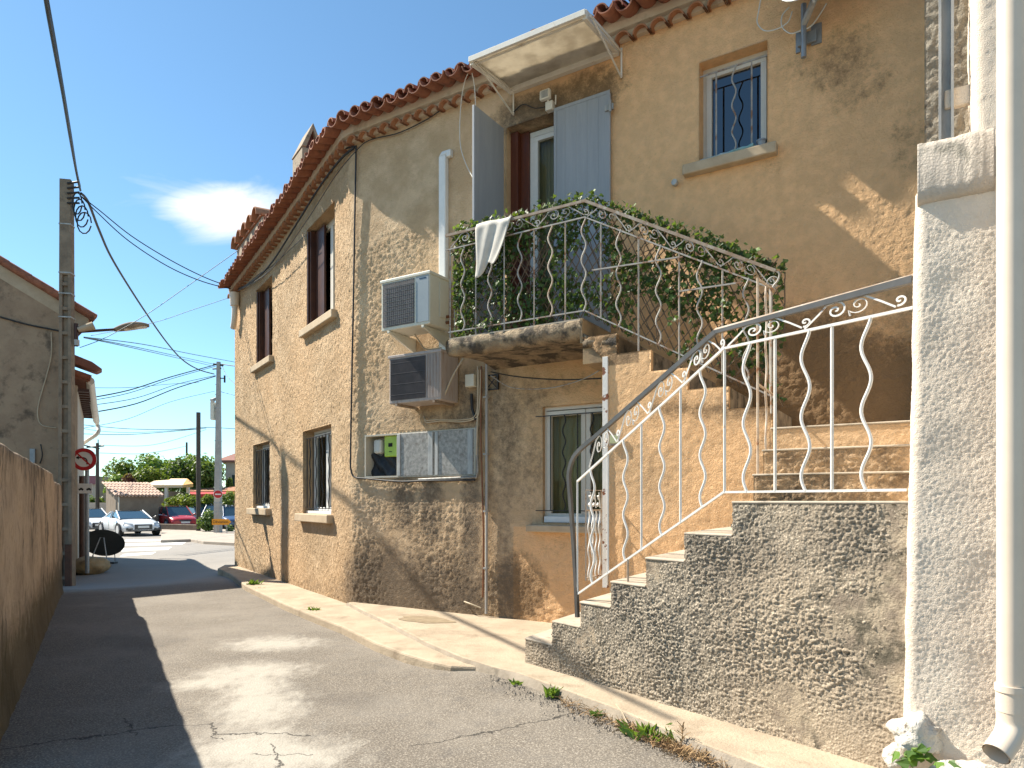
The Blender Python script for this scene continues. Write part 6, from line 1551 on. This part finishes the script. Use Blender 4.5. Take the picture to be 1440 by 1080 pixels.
def tree(x, D, ytop, wpx, mat, label, n=2600, s_=.13, ybase=None, name='tree', cat='tree', group=None, trunk=True):
    b = PX(x, 700, D); b.z = ZG
    zt = 1.5 + (705 - ytop) * D / 960; W_ = wpx * D / 960; H_ = zt - ZG
    zb2 = ZG if ybase is None else 1.5 + (705 - ybase) * D / 960
    t = thing(name, label, cat, b, group)
    zc = (zt + zb2) / 2 + (.15 * H_ if ybase is None and trunk else 0); rz = (zt - zc)
    cl = []
    nn = 9 if n > 900 else 5
    for q in range(nn):
        a = random.random() * 6.28; r_ = random.random() ** .5
        cc = (b.x + math.cos(a) * r_ * W_ * .33, b.y + math.sin(a) * r_ * W_ * .3, zc + random.uniform(-.5, .5) * rz)
        k_ = random.uniform(.26, .40); cl.append((cc, (W_ * k_, W_ * k_, rz * random.uniform(.38, .55))))
    if trunk:
        k = MB(); k.tube(smooth_path([b - UP * .3, b + UP * (zc - ZG) * .5 + Vector((.1, 0, 0)), Vector((b.x, b.y, zc))], 3), [.13 * .5 + .10, .13, .12, .11, .1, .08, .06], 7)
        for q in range(4):
            c0 = Vector(cl[q][0]); k.tube([Vector((b.x, b.y, zc - rz * .4)), c0], [.07, .02], 5)
        k.build('trunk', M['bark'], t)
    crown(t, mat, cl, n, s_)
    return t
random.seed(5)
tree(178, 60, 641, 46, M['leaf_yel'], 'small pale green tree at the left end of the tree row', 1800, .16)
tree(205, 58, 636, 52, M['leaf_tree'], 'mid-green tree left of centre in the tree row', 2400, .16)
tree(232, 60, 635, 56, M['leaf_tree'], 'broad green tree above the cream awning', 2600, .17)
tree(258, 56, 637, 54, M['leaf_dark'], 'dark green tree left of the dark wooden pole', 2400, .16)
tree(289, 56, 637, 52, M['leaf_dark'], 'dark green tree between the dark pole and the concrete pole', 2400, .16)
tree(268, 64, 633, 76, M['leaf_tree'], 'tallest green tree behind the dark ones in the row', 2600, .18)
tree(213, 54, 655, 26, M['leaf_yel'], 'yellow-green bushy tree right of the red-leaved shrub', 1500, .13, 690)
tree(195, 54, 662, 26, M['leaf_yel'], 'yellow-green bush left of the red-leaved shrub', 1300, .13, 690)
tree(183, 52, 665, 17, M['leaf_red'], 'red-leaved shrub rising above the shed roof', 800, .11, 690, 'shrub', 'shrub')
tree(162, 56, 664, 30, M['leaf_tree'], 'low green bush behind the shed ridge', 1000, .13, 700, 'shrub', 'shrub')
tree(130, 58, 684, 26, M['leaf_dark'], 'dark bush behind the cross-arm pole', 900, .13, 735, 'shrub', 'shrub', trunk=False)
tree(253, 46.0, 691, 42, M['leaf_yel'], 'rounded yellow-green hedge bush behind the red car', 1500, .10, 716, 'shrub', 'shrub', trunk=False)
tree(289, 47.5, 693, 24, M['leaf_yel'], 'small hedge bush between the two poles', 900, .10, 716, 'shrub', 'shrub', trunk=False)
tree(320, 48, 690, 26, M['leaf_yel'], 'hedge bush right of the far concrete pole', 900, .10, 718, 'shrub', 'shrub', trunk=False)
tree(290, 37.3, 713, 25, M['leaf_var'], 'bright leafy shrub at the end of the low wall', 1200, .085, 752, 'shrub', 'shrub', trunk=False)
tree(322, 37.5, 734, 12, M['leaf_var'], 'small plant behind the yellow arrow sign', 400, .07, 752, 'shrub', 'shrub', trunk=False)
tree(321, 57, 666, 12, M['leaf_yel'], 'slim yellow-green shrub in front of the beige far house', 700, .12, 700, 'shrub', 'shrub', trunk=False)

# ------------------------------------------------------------------ cars
def car(name, label, cx, cy, hd, L, W_, H, paint, kind='hatch', front='dark'):
    c = thing(name, label, 'car', (cx, cy, ZG), None, math.atan2(hd[1], hd[0]))
    hw = W_ / 2; gc = .17
    st = {'coupe': [(-L / 2, .50, .72, .80), (-L / 2 + .12, .30, .92, .90), (-L / 2 + .8, .22, .96, 1.0), (-.3, .20, .90, .99), (.7, .20, .88, .99), (L / 2 - 1.0, .20, .80, 1.0), (L / 2 - .35, .22, .68, .94), (L / 2 - .08, .26, .58, .84), (L / 2, .32, .50, .76)],
          'hatch': [(-L / 2, .45, .85, .84), (-L / 2 + .12, .30, 1.0, .92), (-L / 2 + .7, .22, 1.0, 1.0), (0, .20, .96, 1.0), (.6, .20, .93, 1.0), (L / 2 - .9, .20, .88, 1.0), (L / 2 - .3, .22, .78, .94), (L / 2 - .06, .26, .68, .86), (L / 2, .32, .58, .80)]}[kind]
    rows_ = []
    for x, zb2, zt, f in st:
        w_ = hw * f; rows_.append([Vector((x, y, z)) for y, z in ((-w_ * .9, zb2), (-w_ * .98, zb2 + .1), (-w_, (zb2 + zt) / 2), (-w_ * .97, zt - .07), (-w_ * .88, zt), (-w_ * .4, zt + .03), (w_ * .4, zt + .03), (w_ * .88, zt), (w_ * .97, zt - .07), (w_, (zb2 + zt) / 2), (w_ * .98, zb2 + .1), (w_ * .9, zb2), (-w_ * .9, zb2))])
    k = MB(); k.grid(rows_); k.quad(*rows_[0][:-1]); k.quad(*rows_[-1][:-1][::-1])
    body = k.build('body', paint, c, local=True, subsurf=1)
    zb2 = .86
    if kind == 'coupe': gh = [(-L / 2 + .55, .90, .82), (-.75, H - .06, .66), (.05, H, .66), (1.05, .88, .80)]
    else: gh = [(-L / 2 + .10, .96, .86), (-L / 2 + .45, H - .04, .72), (.35, H, .70), (1.15, .92, .84)]
    k = MB(); b0, r0, r1, b1 = gh
    P_ = lambda x, y, z: Vector((x, y * hw, z))
    k.hexa([P_(b0[0], -b0[2], zb2), P_(b1[0], -b1[2], zb2), P_(b1[0], b1[2], zb2), P_(b0[0], b0[2], zb2), P_(r0[0], -r0[2], r0[1] - .02), P_(r1[0], -r1[2], r1[1] - .02), P_(r1[0], r1[2], r1[1] - .02), P_(r0[0], r0[2], r0[1] - .02)])
    k.build('windows', M['c_glass'], c, local=True, bevel=.05)
    k = MB(); rr_ = []
    for f in (0, .3, .7, 1):
        x = r0[0] + (r1[0] - r0[0]) * f; z = r0[1] + (r1[1] - r0[1]) * f + .015 * math.sin(math.pi * f); w_ = (r0[2] + (r1[2] - r0[2]) * f) * hw + .02
        rr_.append([Vector((x, y * w_, z + .03 * (1 - y * y))) for y in (-1, -.6, 0, .6, 1)])
    k.grid(rr_)
    for sg_ in (-1, 1):
        for (a, b_) in ((b0, r0), (b1, r1)): k.tube([P_(a[0], sg_ * a[2], zb2), P_(b_[0], sg_ * b_[2], b_[1])], .035, 6)
        xm = (b0[0] + b1[0]) / 2 - .1; k.tube([Vector((xm, sg_ * hw * .86, zb2)), Vector((xm, sg_ * hw * .70, H - .02))], .03, 6)
        if kind == 'hatch': xm -= 0.85; k.tube([Vector((xm, sg_ * hw * .86, zb2)), Vector((xm + .1, sg_ * hw * .71, H - .02))], .035, 6)
    k.build('roof', paint, c, local=True, recalc=False)
    for sx in (-L / 2 + .75, L / 2 - .82):
        for sg_ in (-1, 1):
            k = MB(); k.disc((sx, sg_ * (hw - .10), .32), (0, 1, 0), .33, .22, 24); wo = k.build('wheel', M['tyre'], c, local=True, bevel=.02)
            k = MB(); k.disc((sx, sg_ * (hw + .005), .32), (0, 1, 0), .22, .03, 16)
            k.build('rim', M['rim'], wo, local=True)
            k = MB(); k.tube([Vector((sx + math.cos(a) * .37, sg_ * (hw - .005), .32 + math.sin(a) * .37)) for a in [math.pi * j_ / 12 for j_ in range(13)]], .03, 5); k.build('wheel_arch', M['c_black'], c, local=True)
    F = L / 2
    for sg_ in (-1, 1):
        k = MB(); k.hexa([Vector(p) for p in ((F - .32, sg_ * hw * .90, .56), (F - .02, sg_ * hw * .50, .55), (F - .04, sg_ * hw * .50, .63), (F - .30, sg_ * hw * .9, .60), (F - .36, sg_ * hw * .86, .70), (F - .10, sg_ * hw * .50, .66), (F - .14, sg_ * hw * .5, .68), (F - .38, sg_ * hw * .84, .72))]); k.build('headlight', M['lamp'], c, local=True)
        k = MB(); k.tube([Vector((.85, sg_ * (hw - .02), .93)), Vector((.83, sg_ * (hw + .10), .97))], [.03, .07], 6); k.build('wing_mirror', M['c_black'] if kind == 'coupe' else paint, c, local=True)
    k = MB()
    if kind == 'coupe':
        k.box(FX, F - .06, F + .012, -hw * .44, hw * .44, .34, .60)
        for sg_ in (-1, 1): k.box(FX, F - .12, F - .0, min(sg_ * hw * .5, sg_ * hw * .82), max(sg_ * hw * .5, sg_ * hw * .82), .30, .44)
    else:
        k.box(FX, F - .05, F + .01, -hw * .42, hw * .42, .52, .62); k.box(FX, F - .05, F + .01, -hw * .6, hw * .6, .30, .40)
    k.build('grille', M['c_black'], c, local=True, bevel=.02)
    k = MB(); k.box(FX, F + .01, F + .022, -.26, .26, .42, .53); k.build('number_plate', M['plate'], c, local=True)
    k = MB(); k.box(FX, -.1, .75, hw - .008, hw + .004, .30, .31); 
    for x in (-.15, .78): 
        for sg_ in (-1, 1): k.box(FX, x, x + .012, sg_ * (hw - .004) - .004, sg_ * (hw - .004) + .006, .32, .84)
    k.build('door_seam', M['c_black'], c, local=True)
    return c
HD = (.72, -.70)
car('parked_car', 'white sports coupe standing at the crossroads beside the zebra crossing', -20.15, 35.95, HD, 4.4, 1.9, 1.28, M['c_white'], 'coupe')
car('parked_car', 'white car mostly hidden behind the white sports coupe', -23.9, 38.6, HD, 4.3, 1.8, 1.36, M['c_white'], 'coupe')
car('parked_car', 'red three-door hatchback parked behind the low wall', -21.35, 43.2, (.70, -.72), 3.9, 1.72, 1.45, M['c_red'])
car('parked_car', 'pale grey-blue car behind the red hatchback', -21.6, 47.2, (.75, -.66), 4.2, 1.75, 1.60, M['c_grey'])
car('parked_car', 'silver hatchback partly hidden by the dark wooden pole', -19.4, 45.0, (.2, -.98), 3.9, 1.72, 1.52, M['c_silver'])
car('parked_car', 'dark blue car behind the far concrete pole', -17.2, 42.0, (.55, -.83), 4.0, 1.72, 1.46, M['c_blue'])

# ------------------------------------------------------------------ weeds
def blades(name, label, x, y, z, n, h_, spread, mat='leaf_weed', wid=.012, cat='weed'):
    g0 = G(x, y, z); mb = MB(); vals = []
    for q in range(n):
        a = random.random() * 6.28; r_ = random.random() * spread; b = g0 + Vector((math.cos(a) * r_ * 1.6, math.sin(a) * r_, 0)); ln = Vector((random.gauss(0, .5), random.gauss(0, .5), 1)).normalized(); hh = h_ * random.uniform(.5, 1.1)
        sd_ = ln.cross(Vector((random.random() - .5, random.random() - .5, 0))).normalized() * wid * random.uniform(.6, 1.3)
        i = len(mb.v); mid_ = b + ln * hh * .55; tip = b + ln * hh + Vector((ln.x, ln.y, -.2)) * hh * .35
        mb.v += [b - sd_ * .3, b + sd_ * .3, mid_ + sd_, tip, mid_ - sd_]; mb.f.append([i, i + 1, i + 2, i + 3, i + 4]); mb.sm.append(False); vals += [random.random()] * 5
    return tag(mb.build(name, M[mat], attrs={'leaf': vals}, recalc=False), label, cat)
random.seed(21)
blades('weed', 'bright grass tuft in the kerb joint below the stair foot', 779, 980, .06, 60, .10, .06)
blades('weed', 'tiny green weed left of the bright grass tuft', 727, 962, .06, 20, .05, .04)
blades('weed', 'low green weed beside the end of the lower kerb strip', 708, 952, .04, 18, .05, .03)
blades('weed', 'short weed sprig in the kerb crack right of the grass tuft', 838, 1008, .06, 16, .06, .03)
blades('weed', 'green weed on the left kerb near the second ground-floor window', 441, 862, .05, 34, .10, .05)
blades('weed', 'leafy weed on the kerb at the far shadow edge', 355, 826, .04, 40, .16, .07, wid=.02)
blades('weed', 'small weed just right of the leafy far weed', 364, 831, .04, 18, .08, .04)
blades('weed', 'little sprout between the two left kerb weeds', 424, 859, .02, 10, .05, .03)
blades('weed', 'upright green sprigs within the dry weed clump', 912, 1036, .06, 42, .11, .10, wid=.014)
blades('weed', 'green sprigs at the right of the dry weed clump', 940, 1046, .06, 24, .10, .07, wid=.012)
blades('weed', 'small weed with yellowing leaves under the pillar', 1325, 1048, .30, 50, .07, .12, wid=.010)
st2 = MB()
for q in range(1100):
    f = random.random(); x = 790 + 230 * f if q % 3 == 0 else random.gauss(935, 34); y = 986 + (x - 790) * .41 + random.gauss(0, 5)
    b = G(x, y, .062 + random.random() * .02); d = Vector((random.gauss(0, 1), random.gauss(0, .6), random.gauss(.25, .35))).normalized() * random.uniform(.02, .075)
    st2.tube([b, b + d * .5 + UP * .006, b + d], random.uniform(.0012, .0028), 3)
tag(st2.build('dry_weeds', M['straw'], recalc=False), kind='stuff')
tw_ = MB(); b = G(957, 1052, .07); tw_.tube([b, b + Vector((.01, 0, .07)), b + Vector((.02, .01, .13))], .003, 4)
for q in range(16): tw_.tube([b + Vector((.01, 0, .04 + q * .006)), b + Vector((.01 + random.gauss(0, .025), random.gauss(0, .02), .06 + q * .007))], .0022, 3)
tag(tw_.build('dry_stalk', M['straw']), 'dried brown seed stalk standing at the right of the weed clump', 'weed')
dl = MB(); a, b = G(866, 990, .135), G(886, 1026, .07); dl.tube([a, a.lerp(b, .5) + UP * .02, b], .004, 4); tag(dl.build('dry_twig', M['cable_c']), 'pale dry twig leaning on the kerb', 'twig')
lf = MB(); vals = []
for q in range(15):
    c_ = FB.P(FB.t(1290 + random.gauss(0, 17), 3.15), 3.15 + random.uniform(-.03, .07), FB.z(1290, 1064 + random.gauss(0, 6), 3.15)); leaf(lf, vals, c_, FB.n * .8 + UP * .9 + Vector((random.gauss(0, .5), random.gauss(0, .5), 0)), random.uniform(.045, .075), Vector((random.gauss(0, 1), random.gauss(0, .6), .1)))
for q in range(5): a = FB.P(FB.t(1290, 3.1), 3.1, .18); lf.v += []; 
tag(lf.build('leafy_weed', M['leaf_weed'], attrs={'leaf': vals}, recalc=False), 'broad-leaved bright green weed at the foot of the white pillar', 'weed')
random.seed(3)                                       # loose grit and crumbled asphalt by the kerb
gt_ = MB()
for q in range(900):
    x = random.uniform(690, 1100); y = 948 + (x - 690) * .40 + abs(random.gauss(0, 9))
    b = G(x, y, .060); r_ = random.uniform(.003, .010) * (1.4 if random.random() < .1 else 1)
    i = len(gt_.v); gt_.v += [b + Vector((r_, 0, 0)), b + Vector((-r_ * .5, r_ * .8, 0)), b + Vector((-r_ * .5, -r_ * .8, 0)), b + Vector((0, 0, r_ * 1.1))]
    gt_.f += [[i, i + 1, i + 3], [i + 1, i + 2, i + 3], [i + 2, i, i + 3]]; gt_.sm += [False] * 3
tag(gt_.build('grit', M['grit'], recalc=False), kind='stuff')
